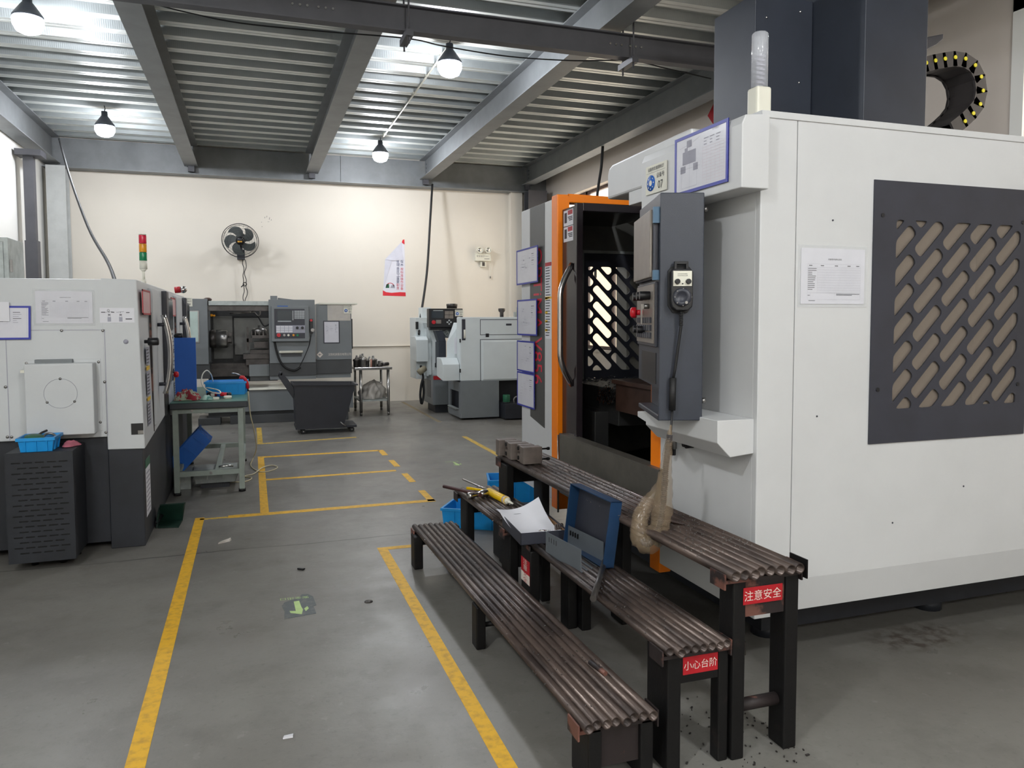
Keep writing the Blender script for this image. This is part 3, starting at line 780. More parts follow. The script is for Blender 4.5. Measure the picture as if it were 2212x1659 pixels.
# tower covers on the roof
mp('tower_cover', MB().box(2.715, 3.11, 3.72, 4.12, 2.31, 3.33), M_navy2, .004)
mp('tower_cover', MB().box(3.115, 3.545, 3.32, 4.2, 2.31, 3.95), M_navy2, .004)
mb = MB().box(3.93, 4.03, 3.78, 4.1, 2.31, 4.0).prism([(3.93,3.22),(4.12,3.27),(4.12,3.24),(4.07,3.20),(3.93,3.13)], 'y', 3.74, 3.8)
mp('tower_rail', mb, M_navy, .004)
mb = MB()
for (x, z) in ((2.79,3.2),(3.02,3.26),(3.02,2.86)): mb.sphere((x, 3.718, z), .008, 8)
mp('tower_bolts', mb, M_chrome, 0)
# cable chain
cpx = [(1985,141),(2000,136),(2020,131),(2041,127),(2063,124),(2085,127),(2106,141),(2119,166),(2123,196),(2117,225),(2102,245),(2084,262),(2064,278)]
P = [GY(x, y, 3.5) for x, y in cpx]; mb = MB(); cc = GY(2045, 200, 3.5)
for i in range(len(P)-1):
    a, b = P[i], P[i+1]; d = (b-a); n = V((-d.z,0,d.x)).normalized()
    if n.dot(a-cc) < 0: n = -n
    ex = d.normalized()*.012
    q = [a-ex+n*.036, b+ex+n*.036, b+ex-n*.05, a-ex-n*.05]
    for ya, yb in ((3.5,3.515),(3.69,3.705)):
        mb.hexa([V((p.x,ya,p.z)) for p in q], [V((p.x,yb,p.z)) for p in q], 0)
    q2 = [a-n*.034, b-n*.034, b-n*.042, a-n*.042]
    mb.hexa([V((p.x,3.515,p.z)) for p in q2], [V((p.x,3.69,p.z)) for p in q2], 0)
    q2 = [a+n*.02, b+n*.02, b+n*.012, a+n*.012]
    mb.hexa([V((p.x,3.515,p.z)) for p in q2], [V((p.x,3.69,p.z)) for p in q2], 0)
ch = mp('cable_chain', mb, mat('chain_plastic', (66,62,62), .5, var=.12), 0)
mb = MB()
for p in P[1:-1]: mb.cyl((p.x,3.494,p.z),(p.x,3.5,p.z), .0115, n=14)
build('yellow_pins', mb, mat('yellow_pin', (226,214,44), .5), ch)
# signal tower
mb = MB().box(1.925, 1.995, 2.615, 2.685, 2.31, 2.43)
mp('signal_light_base', mb, M_ivory, .01)
mb = MB().lathe((1.96,2.65,2.43), [(.033,0),(.033,.21),(.028,.217),(0,.217)], 20)
mp('signal_light', mb, M_lens, 0)
mb = MB().box(1.945, 1.975, 2.648, 2.652, 2.43, 2.56)
for k in range(7): mb.box(1.942, 1.978, 2.64, 2.648, 2.445+.018*k, 2.452+.018*k)
mp('signal_light_board', mb, M_inkl, 0)
# hung console
a2 = V((.947,-.322,0)); b2 = V((.322,.947,0))
TC = Matrix(((a2.x,b2.x,0,1.571),(a2.y,b2.y,0,2.752),(0,0,1,0),(0,0,0,1)))
con = mp('control_console', MB(TC).box(0,.178,0,.50,1.22,2.01).box(0.0,.178,0,.02,1.085,1.22).box(.0,.178,.02,.50,1.085,1.105).box(.06,.178,.02,.5,1.105,1.22), M_navy2, .004)
def cp(name, mb, m, bev=.002, **k): return build(name, mb, m, con, bev, **k)
cp('hinge', MB(TC).cyl((.178,.02,1.945),(.194,.02,1.945),.011,n=12).cyl((.178,.02,1.165),(.196,.02,1.165),.012,n=12), M_steel, 0)
cp('screen_bezel', MB(TC).box(-.022,0,.03,.47,1.665,1.955), M_navy, .004)
cp('screen', MB(TC).box(-.034,-.022,.045,.455,1.672,1.948), M_keyg, .004)
cp('corner_caps', MB(TC).box(-.026,-.0,.012,.032,1.89,1.955).box(-.026,0,.012,.032,1.66,1.70), mat('steel_blue_cap', (58,92,118), .4), 0)
kp = cp('key_panel', MB(TC).box(-.012,0,.03,.47,1.385,1.655), M_navy, .003)
cp('key_plate', MB(TC).box(-.018,-.012,.05,.45,1.40,1.645), M_keyg, 0)
mb = MB(TC)
for j in range(3):
    for i in range(7): mb.box(-.026,-.018,.08+.05*i,.118+.05*i,1.42+.032*j,1.444+.032*j)
cp('buttons', mb, M_navy, .001)
for yy in (.12,.2,.3): cp('selector_knob', MB(TC).cyl((-.018,yy,1.60),(-.062,yy,1.60),.018,n=14), M_black, .001)
for yy in (.25,.36): cp('selector_knob', MB(TC).cyl((-.018,yy,1.455),(-.05,yy,1.455),.016,n=14), M_black, .001)
cp('emergency_stop', MB(TC).cyl((-.018,.3,1.53),(-.045,.3,1.53),.012,n=14).lathe((-.045,.3,1.53),[(.024,0),(.024,.02),(.018,.026),(0,.026)],18,(a2*-1)), M_rose, 0)
cp('key_switch', MB(TC).cyl((-.018,.14,1.555),(-.04,.14,1.555),.011,n=12).box(-.052,-.04,.135,.145,1.545,1.565).box(-.052,-.048,.125,.155,1.512,1.545).box(-.052,-.048,.135,.145,1.48,1.512), M_steel, 0)
cp('pocket_shade_sheet', MB(TC).box(-.003,.0,.06,.4,1.23,1.36), M_black, 0)  # black sheet standing for the shade inside an open cavity
# handwheel pendant hung on the console
TP = TC
pend = thing('handwheel_pendant', TC @ V((.08,-.03,1.5)), 'black handwheel remote with white face plate hung on the console side', 'remote control')
def pp(name, mb, m, bev=.003): return build(name, mb, m, pend, bev)
mb = MB(TC); r = .043; xc = .081
ol = [(xc-r, 1.57),(xc-.04,1.548),(xc-.022,1.535),(xc+.022,1.535),(xc+.04,1.548),(xc+r,1.57),(xc+r,1.69),(xc+.034,1.70),(xc-.034,1.70),(xc-r,1.69)]
mb.prism(ol, 'y', -.05, -.008)
pp('housing', mb, M_black, .004)
pp('backing_plate', MB(TC).prism([(xc-.05,1.555),(xc-.03,1.525),(xc+.03,1.525),(xc+.05,1.555),(xc+.05,1.695),(xc+.035,1.712),(xc-.035,1.712),(xc-.05,1.695)], 'y', -.008, 0), M_rubber, .002)
pp('hanger_loop', MB(TC).box(xc-.028,xc-.018,-.03,-.012,1.70,1.728).box(xc+.018,xc+.028,-.03,-.012,1.70,1.728).box(xc-.028,xc+.028,-.03,-.012,1.72,1.732), M_black, .002)
mb = MB(TC).box(xc-.037,xc+.037,-.053,-.05,1.632,1.692, 0)
mb.text('HANDWHEEL', (xc,-.0534,1.678), (1,0,0), (0,0,1), .0045, 1, 'C').text('CONTROLLER', (xc,-.0534,1.671), (1,0,0), (0,0,1), .0045, 1, 'C')
pp('face_plate', mb, [M_ivory, M_ink], 0)
for dx in (-.022, .022): pp('selector_knob', MB(TC).cyl((xc+dx,-.05,1.65),(xc+dx,-.068,1.65),.0105,n=16), M_black, .002)
pp('indicator', MB(TC).cyl((xc,-.05,1.641),(xc,-.055,1.641),.003,n=10), M_black, 0)
mb = MB(TC).lathe((xc,-.05,1.588), [(.037,0),(.037,.012),(.031,.018),(.02,.018),(.019,.016),(0,.016)], 28, (TC.to_3x3() @ V((0,-1,0))))
pp('handwheel', mb, M_navy, 0)
mb = MB(TC)
for k in range(8): mb.cyl((xc+.033*math.cos(k*PI/4),-.062,1.588+.033*math.sin(k*PI/4)),(xc+.033*math.cos(k*PI/4),-.067,1.588+.033*math.sin(k*PI/4)),.0025,n=6)
mb.cyl((xc+.01,-.068,1.566),(xc+.01,-.08,1.566),.006,n=10)
pp('dial_marks', mb, M_steel, 0)
mb = MB(TC)
for k in range(9): mb.cyl((xc,-.03,1.535-.007*k),(xc,-.03,1.531-.007*k),.009,n=12)
mb.tube([(xc,-.03,1.535),(xc,-.03,1.47),(xc-.008,-.025,1.40),(xc-.02,-.02,1.30),(xc-.028,-.018,1.25)], .006, 8)
mb.tube([(xc-.028,-.018,1.262),(xc-.03,-.018,1.13)], .014, 12)
mb.tube([(xc-.03,-.018,1.13),(xc-.034,-.02,1.05),(xc-.04,-.02,1.0)], .0045, 8)
pp('cord', mb, M_rubber, 0)
# plastic-wrapped cable loop hanging below
def spl(pts, n=8):
    P = []; pts = [V(p) for p in pts]
    for i in range(len(pts)-1):
        p0 = pts[max(i-1,0)]; p1 = pts[i]; p2 = pts[i+1]; p3 = pts[min(i+2,len(pts)-1)]
        for k in range(n):
            t = k/n; P.append(.5*((2*p1)+(p2-p0)*t+(2*p0-5*p1+4*p2-p3)*t*t+(3*p1-p0-3*p2+p3)*t**3))
    P.append(pts[-1]); return P
YH = 2.66
loop = thing('wrapped_cable', GY(1415,1195,YH), 'coiled cable in a cloudy plastic sleeve hanging below the console', 'cable')
path = spl([GY(1449,918,YH), GY(1444,962,YH), GY(1438,1010,YH), GY(1434,1070,YH), GY(1428,1120,YH), GY(1416,1158,YH), GY(1398,1176,YH), GY(1383,1160,YH+.03), GY(1382,1125,YH+.05), GY(1396,1092,YH+.06), GY(1420,1062,YH+.05), GY(1434,1035,YH+.02)], 7)
rnd = random.Random(11); mb = MB(); n = 14; N = len(path)
rad = lambda t: .008 if t < .03 else (.014+.05*min(1, (t-.03)/.3)) if t < .6 else .064-.03*(t-.6)/.4
rings = []; up = V((0,1,0))
for i, p in enumerate(path):
    tt = (path[min(i+1,N-1)]-path[max(i-1,0)]).normalized(); a = (up-tt*up.dot(tt)).normalized(); b = tt.cross(a); r0 = rad(i/(N-1))*.62
    rings.append([p+a*(r0*(1+.16*rnd.uniform(-1,1))*math.cos(2*PI*k/n))+b*(r0*(1+.16*rnd.uniform(-1,1))*math.sin(2*PI*k/n)) for k in range(n)])
mb.add([q for R_ in rings for q in R_], [(i*n+k, i*n+(k+1)%n, (i+1)*n+(k+1)%n, (i+1)*n+k) for i in range(N-1) for k in range(n)], 0, True)
build('plastic_sleeve', mb, M_film, loop)
mb = MB()
core = path[4:int(N*.62)]
mb.tube(core, .010, 10)
for i in range(0, len(core)-1):
    for f in (0, .5): mb.ring(core[i].lerp(core[i+1], f), .0115, .0022, core[i+1]-core[i], 12, 5)
build('corrugated_cable', mb, M_navy, loop)
# sheets and plates on the machine
doc('record_sheet', (2.095, YN-.001, 1.56), (1,0,0), (0,0,1), .32, .225, 'table', 'white record sheet in clear holder on the near side of the milling machine', 0, 2, cat='sheet')
doc('document_sleeve', (1.772, 2.975, 2.035), (0,-1,0), (0,.0,1), .395, .245, 'chuck', 'blue edged sheet with chuck drawing on the white arm above the console', .013, 4, group='blue edged document sleeves')
status_plate((1.772, 3.235, 2.08), (0,-1,0), (0,.0,1), .19, .13, '07', 'equipment plate numbered 07 on the white console arm')
for i, (yA, yB, zA, zB, tl, lb) in enumerate((
        (5.40, 4.96, 1.755, 2.01, .06, 'topmost of four blue edged drawing sleeves on the dark lettered stripe'),
        (5.40, 4.99, 1.385, 1.645, .02, 'second blue edged drawing sleeve from the top on the lettered stripe'),
        (5.42, 5.05, 1.125, 1.352, -.03, 'third blue edged drawing sleeve from the top on the lettered stripe'),
        (5.43, 5.06, .865, 1.118, -.02, 'lowest of four blue edged drawing sleeves on the lettered stripe'))):
    doc('document_sleeve', (1.893-.004*(3-i), yA, zA+(tl if tl < 0 else 0)*.2), V((0,-1,tl*.12)), V((0,tl*.12,1)), yA-yB, zB-zA, 'drawing', lb, .011, 20+i, group='blue edged document sleeves')
# machine feet, plinth and the floor pan below
mb = MB().box(2.2, 4.2, 2.9, 5.2, .06, .33)
for (x, y) in ((2.3,3.0),(3.3,3.0),(4.1,3.0),(2.3,5.0),(4.1,5.0)): mb.cyl((x,y,0),(x,y,.06),.07,n=14)
mp('machine_bed', mb, M_base, 0)
mb = MB().cyl((2.02,2.86,.06),(2.02,2.86,.30),.035,n=14).box(1.98,2.06,2.82,2.9,0,.06)
mp('levelling_jack', mb, M_steel_d, 0)
# ================================================================== STEPPED TUBE BENCHES
def bench(x0, x1, y0, y1, zt, legs, label, skew=0.0, n=8, plate_z=None, sign=None, rung=None, name='step_bench', rustplate=False, seed=1):
    t = thing(name, ((x0+x1)/2, (y0+y1)/2, 0), label, 'bench', 'stepped tube benches')
    rnd = random.Random(seed)
    r = (x1-x0-.02)/n/2; R = min(r*1.02, .0185)
    for i in range(n):
        x = x0+.01+r+(2*r)*i
        a, b = y0+rnd.uniform(-.012,.012), y1+rnd.uniform(-.012,.012)
        build('tube', MB().pipe((x,a,zt-R),(x+skew,b,zt-R), R, .003, 14), M_rust, t)
    zt2 = zt-2*R-.002
    # angle iron lips at the ends
    for (yy, s) in ((y0, 1), (y1, -1)):
        k = 0 if yy == y0 else skew
        mb = MB().box(x0+k, x1+k, yy+s*.02, yy+s*.09, zt2-.012, zt2)
        mb.box(x0-.002+k, x0+.004+k, yy+s*.015, yy+s*.10, zt2-.03, zt-R*.9)
        mb.box(x1-.004+k, x1+.002+k, yy+s*.015, yy+s*.10, zt2-.03, zt-R*.6)
        build('end_angle', mb, M_rust2, t)
    for (lx, ly, w, d) in legs:
        mb = MB().box(lx, lx+w, ly, ly+d, 0, zt2)
        build('leg', mb, M_blackpaint, t, .006)
    return t, zt2
def sticker(t, chars, O, R, U, w, h, ch, label, vertical=False, torn=0):
    O, R, U = V(O), V(R).normalized(), V(U).normalized(); N = R.cross(U)
    mb = MB(); slab(mb, O, R, U, w, h, .0008, 0)
    if torn: slab(mb, O+N*.0009, R, U, w, h*torn, .0003, 1)
    if vertical:
        n = len(chars)
        for i, c in enumerate(chars): mb.text(c, O+N*.0014+R*(w*.5)+U*(h*(1-(i+.93)/n)), R, U, ch, 1 if not torn or i < n/2 else 0, 'C', vertical)
    else: mb.text(chars, O+N*.0012+R*(w*.5)+U*((h-ch)/2), R, U, ch, 1, 'C')
    build('warning_sticker', mb, [M_signred, M_signwhite], t, flat=True, label=label)
# low
bl, z = bench(.948, 1.232, 2.13, 4.62, .235, [(.985,2.15,.048,.14),(1.17,2.15,.048,.14),(.936,3.26,.045,.08),(1.16,3.26,.045,.08),(.895,4.46,.055,.10),(1.10,4.46,.055,.10)], 'lowest and longest of the stepped brown tube benches, beside the aisle line', -.042, seed=1)
build('end_plate', MB().box(1.033, 1.17, 2.165, 2.175, .06, .195), M_rust2, bl)
build('cross_bar', MB().cyl((.97,3.30,.10),(1.17,3.30,.10),.012,n=10), M_blackpaint, bl)
build('end_plate', MB().box(.93, 1.13, 4.55, 4.56, .12, .195), M_blackpaint, bl)
# middle near
bm_, z = bench(1.24, 1.503, 2.12, 3.46, .435, [(1.268,2.15,.052,.14),(1.463,2.15,.04,.05),(1.225,3.34,.05,.13),(1.42,3.34,.05,.10)], 'middle step tube bench nearest the camera, under the open blue toolbox', -.01, seed=2)
build('end_plate', MB().box(1.32, 1.463, 2.155, 2.165, .295, .395), M_blackpaint, bm_)
build('cross_bar', MB().box(1.32, 1.463, 2.17, 2.19, .31, .34), M_rust2, bm_)
sticker(bm_, '小心台阶', (1.328,2.1545,.322), (1,0,0), (0,0,1), .134, .06, .03, 'red sticker reading 小心台阶')
sticker(bm_, '注意安全', (1.2245,3.465,.235), (0,-1,0), (0,0,1), .12, .115, .026, 'torn red sticker on the far leg', 2.2, torn=.4)
# middle far
bf, z = bench(1.215, 1.51, 3.69, 4.68, .43, [(1.225,4.47,.05,.15),(1.44,4.47,.05,.15),(1.25,3.72,.05,.14),(1.43,3.72,.05,.14)], 'middle step tube bench further away, under the yellow cartridge and paper tray', -.02, seed=3)
build('end_plate', MB().box(1.27, 1.44, 4.6, 4.61, .28, .385), M_blackpaint, bf)
build('end_plate', MB().box(1.30, 1.43, 3.73, 3.74, .20, .385), M_blackpaint, bf)
# tall
bt, z = bench(1.47, 1.782, 2.115, 4.50, .668, [(1.511,2.14,.05,.085),(1.722,2.14,.055,.085),(1.475,3.30,.05,.13),(1.69,3.30,.05,.13),(1.425,4.30,.05,.15),(1.655,4.30,.05,.15)], 'tallest of the stepped brown tube benches, against the orange framed machine', -.05, seed=4)
build('end_plate', MB().box(1.561, 1.722, 2.15, 2.16, .49, .625), M_rust2, bt)
build('end_plate', MB().box(1.475, 1.655, 4.4, 4.41, .5, .625), M_blackpaint, bt)
build('round_rung', MB().pipe((1.561,2.185,.165),(1.722,2.185,.165),.022,.003,14), M_rust2, bt)
sticker(bt, '注意安全', (1.548,2.1385,.537), (1,0,0), (0,0,1), .158, .058, .035, 'red sticker reading 注意安全')
sticker(bt, '小心', (1.4745,3.425,.565), (0,-1,0), (0,0,1), .115, .066, .03, 'red half of the sticker on the middle leg', 1.9)
mb = MB(); slab(mb, V((1.4745,3.425,.495)), V((0,-1,0)), V((0,0,1)), .115, .068, .0008, 0)
mb.text('台阶', (1.4733,3.37,.507), (0,-1,0), (0,0,1), .045, 1, 'C', .95)
build('warning_sticker', mb, [M_signwhite, M_signred], bt, flat=True, label='peeled white half of the sticker on the middle leg')
build('guard_plate', MB().box(1.783, 1.788, 2.11, 2.20, .61, .676), M_blackpaint, bt)
# metal chips on the benches
rnd = random.Random(21)
for (xa, xb, ya, yb, zz, cnt, wh) in ((.94,1.2,2.2,4.5,.237,260,'lowest'),(1.25,1.49,2.2,2.85,.437,110,'nearer middle'),(1.22,1.46,3.8,4.15,.432,60,'further middle'),(1.47,1.76,2.3,4.05,.67,900,'tallest')):
    mb = MB()
    for k in range(cnt):
        yq = rnd.uniform(ya,yb); p = V((rnd.uniform(xa,xb)-.02*(yq-2.1), yq, zz-rnd.uniform(.001,.008))); a = rnd.uniform(0,PI); l = rnd.uniform(.0012,.0038)
        d = V((math.cos(a),math.sin(a),.2))*l; w = V((-math.sin(a),math.cos(a),.3))*l*.5
        mb.hexa([p-d-w,p+d-w,p+d+w,p-d+w],[p-d-w+V((0,0,.002)),p+d-w+V((0,0,.002)),p+d+w+V((0,0,.002)),p-d+w+V((0,0,.002))])
    tag(build('metal_chips', mb, M_steel), 'small bright metal chips scattered on the %s tube bench' % wh, 'metal chips', kind='stuff')
rnd = random.Random(22); mb = MB()
for k in range(120):
    p = V((rnd.uniform(1.3,1.8), rnd.uniform(2.0,2.6), .001)); a = rnd.uniform(0,PI); l = rnd.uniform(.0012,.0045)*(1 if k % 9 else 1.6)
    d = V((math.cos(a),math.sin(a),0))*l; w = V((-math.sin(a),math.cos(a),0))*l*.5
    mb.hexa([p-d-w,p+d-w,p+d+w,p-d+w],[p-d-w+V((0,0,.004)),p+d-w+V((0,0,.004)),p+d+w+V((0,0,.004)),p-d+w+V((0,0,.004))])
tag(build('floor_chips', mb, M_steel_d), 'dark metal chips on the floor under the tall bench', 'metal chips', kind='stuff')

# ------------------------------------------------------------------ things on the benches
# row of steel jaw blocks
zb = .669
for i in range(5):
    y = 4.12+.078*i; x = 1.565-.012*i
    t = thing('jaw_block', (x, y, zb), ['bolted steel jaw block at the near end of the row', 'second steel jaw block of the row from the near end', 'middle steel jaw block of the row', 'fourth steel jaw block of the row from the near end', 'steel jaw block at the far end of the row'][i], 'steel block', 'steel jaw blocks on the tall bench')
    if i % 2 == 0:
        mb = MB().box(x-.105, x+.01, y-.032, y+.032, zb, zb+.098)
    else:
        mb = MB().box(x-.085, x+.005, y-.03, y+.03, zb, zb+.045).box(x-.07, x+.0, y-.03, y+.03, zb+.045, zb+.06).box(x-.085, x+.005, y-.03, y+.03, zb+.06, zb+.098)
    build('block', mb, mat('block_steel_%d' % i, (128,118,112), .5, .45, var=.3, vscale=12), t, .003)
    mb = MB()
    if i % 2:
        for z in (zb+.022, zb+.078): mb.cyl((x-.09,y,z),(x-.084,y,z),.012,n=12)
        build('bolt_holes', mb, M_blackpaint, t)
    elif i == 0:
        for z in (zb+.02, zb+.08): mb.cyl((x+.01,y,z),(x+.052,y,z),.005,n=8).cyl((x+.052,y,z),(x+.066,y,z),.009,n=10)
        build('bolt', mb, M_blackpaint, t)
# yellow cartridge
a, b = V((1.352,4.42,.452)), V((1.385,4.12,.452)); d = (b-a).normalized()
cart = thing('sealant_cartridge', (1.37,4.27,.43), 'yellow sealant cartridge with white nozzle on the far middle bench', 'cartridge')
build('tube_body', MB().lathe(a, [(.018,0),(.0235,.004),(.0235,.26),(.021,.264),(.021,.27),(0,.27)], 24, d), M_yellow, cart)
build('cap', MB().lathe(a+d*.27, [(.02,0),(.02,.008),(.012,.014),(.009,.016),(.005,.075),(0,.076)], 18, d), M_ivory, cart)
build('label_band', MB().lathe(a+d*.235, [(.0238,0),(.0238,.028)], 24, d), mat('cartridge_band', (226,206,180), .5, var=.4, vscale=40), cart)
# ratchet / hammer head
hm = thing('hammer', (1.27,4.33,.43), 'steel hammer with shiny head and dark wooden handle', 'hammer')
TH = Matrix.Translation((1.265,4.36,.452)) @ Matrix.Rotation(math.radians(20), 4, 'Z')
mb = MB(TH).lathe((-.07,0,0), [(0,0),(.02,0),(.022,.006),(.022,.03),(.014,.045),(.014,.075),(.02,.09),(.024,.1),(.024,.135),(.021,.14),(0,.14)], 20, (1,0,0))
build('head', mb, M_chrome, hm)
build('handle', MB(TH).tube([(.005,-.02,.0),(.0,.10,.0),(-.03,.32,.0)], .012, 10), mat('dark_wood', (78,44,42), .5, var=.3, vscale=20), hm)
# yellow scraper & steel rod
mb = MB().hexa([(1.258,4.60,.432),(1.285,4.57,.432),(1.36,4.42,.45),(1.34,4.44,.45)], [(1.258,4.60,.452),(1.285,4.57,.452),(1.36,4.42,.458),(1.34,4.44,.458)])
tag(build('yellow_spatula', mb, M_yellow, None, .003), 'flat yellow plastic spatula behind the yellow cartridge', 'tool')
tag(build('steel_rod', MB().tube([(1.27,4.72,.473),(1.40,4.38,.437)], .006, 10), M_chrome), 'thin bright steel rod leaning over the yellow spatula', 'rod')
# paper tray
zt = .432
tr = thing('metal_tray', (1.30,3.54,zt), 'dark grey open metal box lid lined with cardboard, holding white paper', 'tray')
TT = Matrix.Translation((1.185,3.36,zt)) @ Matrix.Rotation(math.radians(-4), 4, 'Z')
mb = MB(TT).box(0,.235,0,.36,0,.003).box(0,.235,0,.003,0,.058).box(0,.235,.357,.36,0,.058).box(0,.003,0,.36,0,.058).box(.232,.235,0,.36,0,.058)
build('shell', mb, M_navy, tr)
build('lining', MB(TT).box(.004,.007,.01,.35,.003,.05).box(.228,.231,.01,.35,.003,.05).box(.004,.231,.01,.35,.0035,.005), M_cardboard, tr)
def pf(u, v):
    x = .012+.205*u-.03*v*(1-u); y = .006+.42*v
    z = .03*(1-v)**3+.012+.11*max(0,v-.25)**1.6+.028*math.sin(PI*u)*v*(-1)+.03*u*v*v
    if v > .85: z -= .02*(v-.85)/.15*(1-u)
    return TT @ V((x, y, z+.012))
tag(build('paper_sheet', MB().grid(pf, 14, 18), M_paper), 'curled white paper sheet lying in the grey metal tray', 'paper')
rnd = random.Random(31)
for i, (x, y, a, l, m, lb) in enumerate(((.12,.10,-.5,.065,M_chrome,'shiny end mill lying on the white paper'),(.16,.045,-.25,.075,M_steel_d,'dark drill bit lying on the white paper'))):
    p = TT @ V((x,y,.035)); d = V((math.cos(a),math.sin(a),0))
    mb = MB().cyl(p, p+d*l*.5, .006, n=12)
    q = [p+d*(l*.5+l*.5*k/12) for k in range(13)]
    for ph in (0, PI):
        nrm = V((-d.y,d.x,0)); mb.tube([c+nrm*(.003*math.cos(k*.9+ph))+V((0,0,.003*math.sin(k*.9+ph))) for k, c in enumerate(q)], .0032, 6)
    tag(build('drill_bit', mb, m), lb, 'drill bit')
for k in range(4):
    p = TT @ V((.205+.012*k-.01, .06+.004*k, .045)); d = V((.35,.9,.05)).normalized()
    mb = MB()
    q = [p+d*(.07*j/12) for j in range(13)]
    for ph in (0, PI): mb.tube([c+V((.004*math.cos(j+ph),0,.004*math.sin(j+ph))) for j, c in enumerate(q)], .004, 6)
    tag(build('drill_bit', mb, M_rust), 'one of the bronze twist drills bundled at the corner of the tray', 'drill bit', 'bundled bronze drills')
# open toolbox: U channel body and blue lid
tb = thing('toolbox', (1.35,3.05,.427), 'open grey metal toolbox with dark blue lid leaning up', 'toolbox')
P1, P2, P3 = V((1.262,3.225,.428)), V((1.30,2.915,.428)), V((1.435,2.985,.428)); P4 = P1+(P3-P2)
M_tbgrey = mat('toolbox_grey_paint', (98,104,110), .42, .1, var=.1)
M_tbblue = mat('toolbox_blue_paint', (30,62,98), .4, .1, var=.15)
Zh = V((0,0,1))
def wallp(mb, a, b, h, th, mi=0):
    n = (b-a).cross(Zh).normalized()*th; mb.hexa([a,b,b+n,a+n],[p+Zh*h for p in (a,b,b+n,a+n)], mi)
mb = MB(); mb.hexa([P1,P2,P3,P4],[p+Zh*.003 for p in (P1,P2,P3,P4)])
wallp(mb, P1, P2, .10, .003); wallp(mb, P4, P3, .10, -.003)
build('body', mb, M_tbgrey, tb)
mb = MB(); dv = (P2-P1).normalized(); nv = dv.cross(Zh).normalized()
for base, s in ((P1, 1), (P4+ (P1-P4)*.02, 1)):
    for k in range(4):
        o = base+dv*(.03+.022*k)+Zh*.06+nv*(.0035 if s > 0 else 0)
        mb.hexa([o-nv*.006,o+dv*.005-nv*.006,o+dv*.005-nv*.0,o-nv*.0],[q+Zh*.022 for q in (o-nv*.006,o+dv*.005-nv*.006,o+dv*.005,o)])
build('slot_marks', mb, M_black, tb)
# lid tray leaning against the tall bench
L0, L1 = V((1.425,3.30,.437)), V((1.443,2.905,.437)); e1 = (L1-L0); lu = V((.030,-.018,.288)); ln = e1.cross(lu).normalized()
if ln.x > 0: ln = -ln
mb = MB()
def slab4(o, ea, eb, en): mb.hexa([o,o+ea,o+ea+eb,o+eb],[p+en for p in (o,o+ea,o+ea+eb,o+eb)])
dp = ln*.05
slab4(L0, e1, lu, -ln*.003)
for o, ea, eb in ((L0, e1*.012, lu), (L0+e1*.988, e1*.012, lu), (L0, e1, lu*.015), (L0+lu*.985, e1, lu*.015)): slab4(o, ea, eb, dp)
build('lid', mb, M_tbblue, tb)
mb = MB(); slab4(L0+e1*.015+lu*.018+ln*.001, e1*.97, lu*.962, ln*.001)
build('lid_inside', mb, M_navy, tb, label='dark inside of the blue lid')
# loose round bar
tag(build('round_bar', MB().tube([(1.19,2.56,.455),(1.44,2.98,.445)], .0125, 14), M_steel_d), 'dark round steel bar sticking out over the edge of the middle bench', 'bar')
# cigarette-like stub and flakes on the low bench
tag(build('metal_stub', MB().cyl((1.15,2.50,.244),(1.165,2.40,.243),.009,n=10), M_rust2), 'short rusty stub lying on the near end of the low bench', 'scrap')
# brown paper scrap on the tall bench
mb = MB().hexa([(1.60,2.74,.669),(1.63,2.66,.669),(1.65,2.67,.669),(1.62,2.74,.669)], [(1.60,2.74,.672),(1.63,2.66,.673),(1.65,2.67,.672),(1.62,2.74,.673)])
tag(build('oily_scrap', mb, M_brown), 'oily brown scrap on the tall bench beside the plastic sleeve', 'scrap')

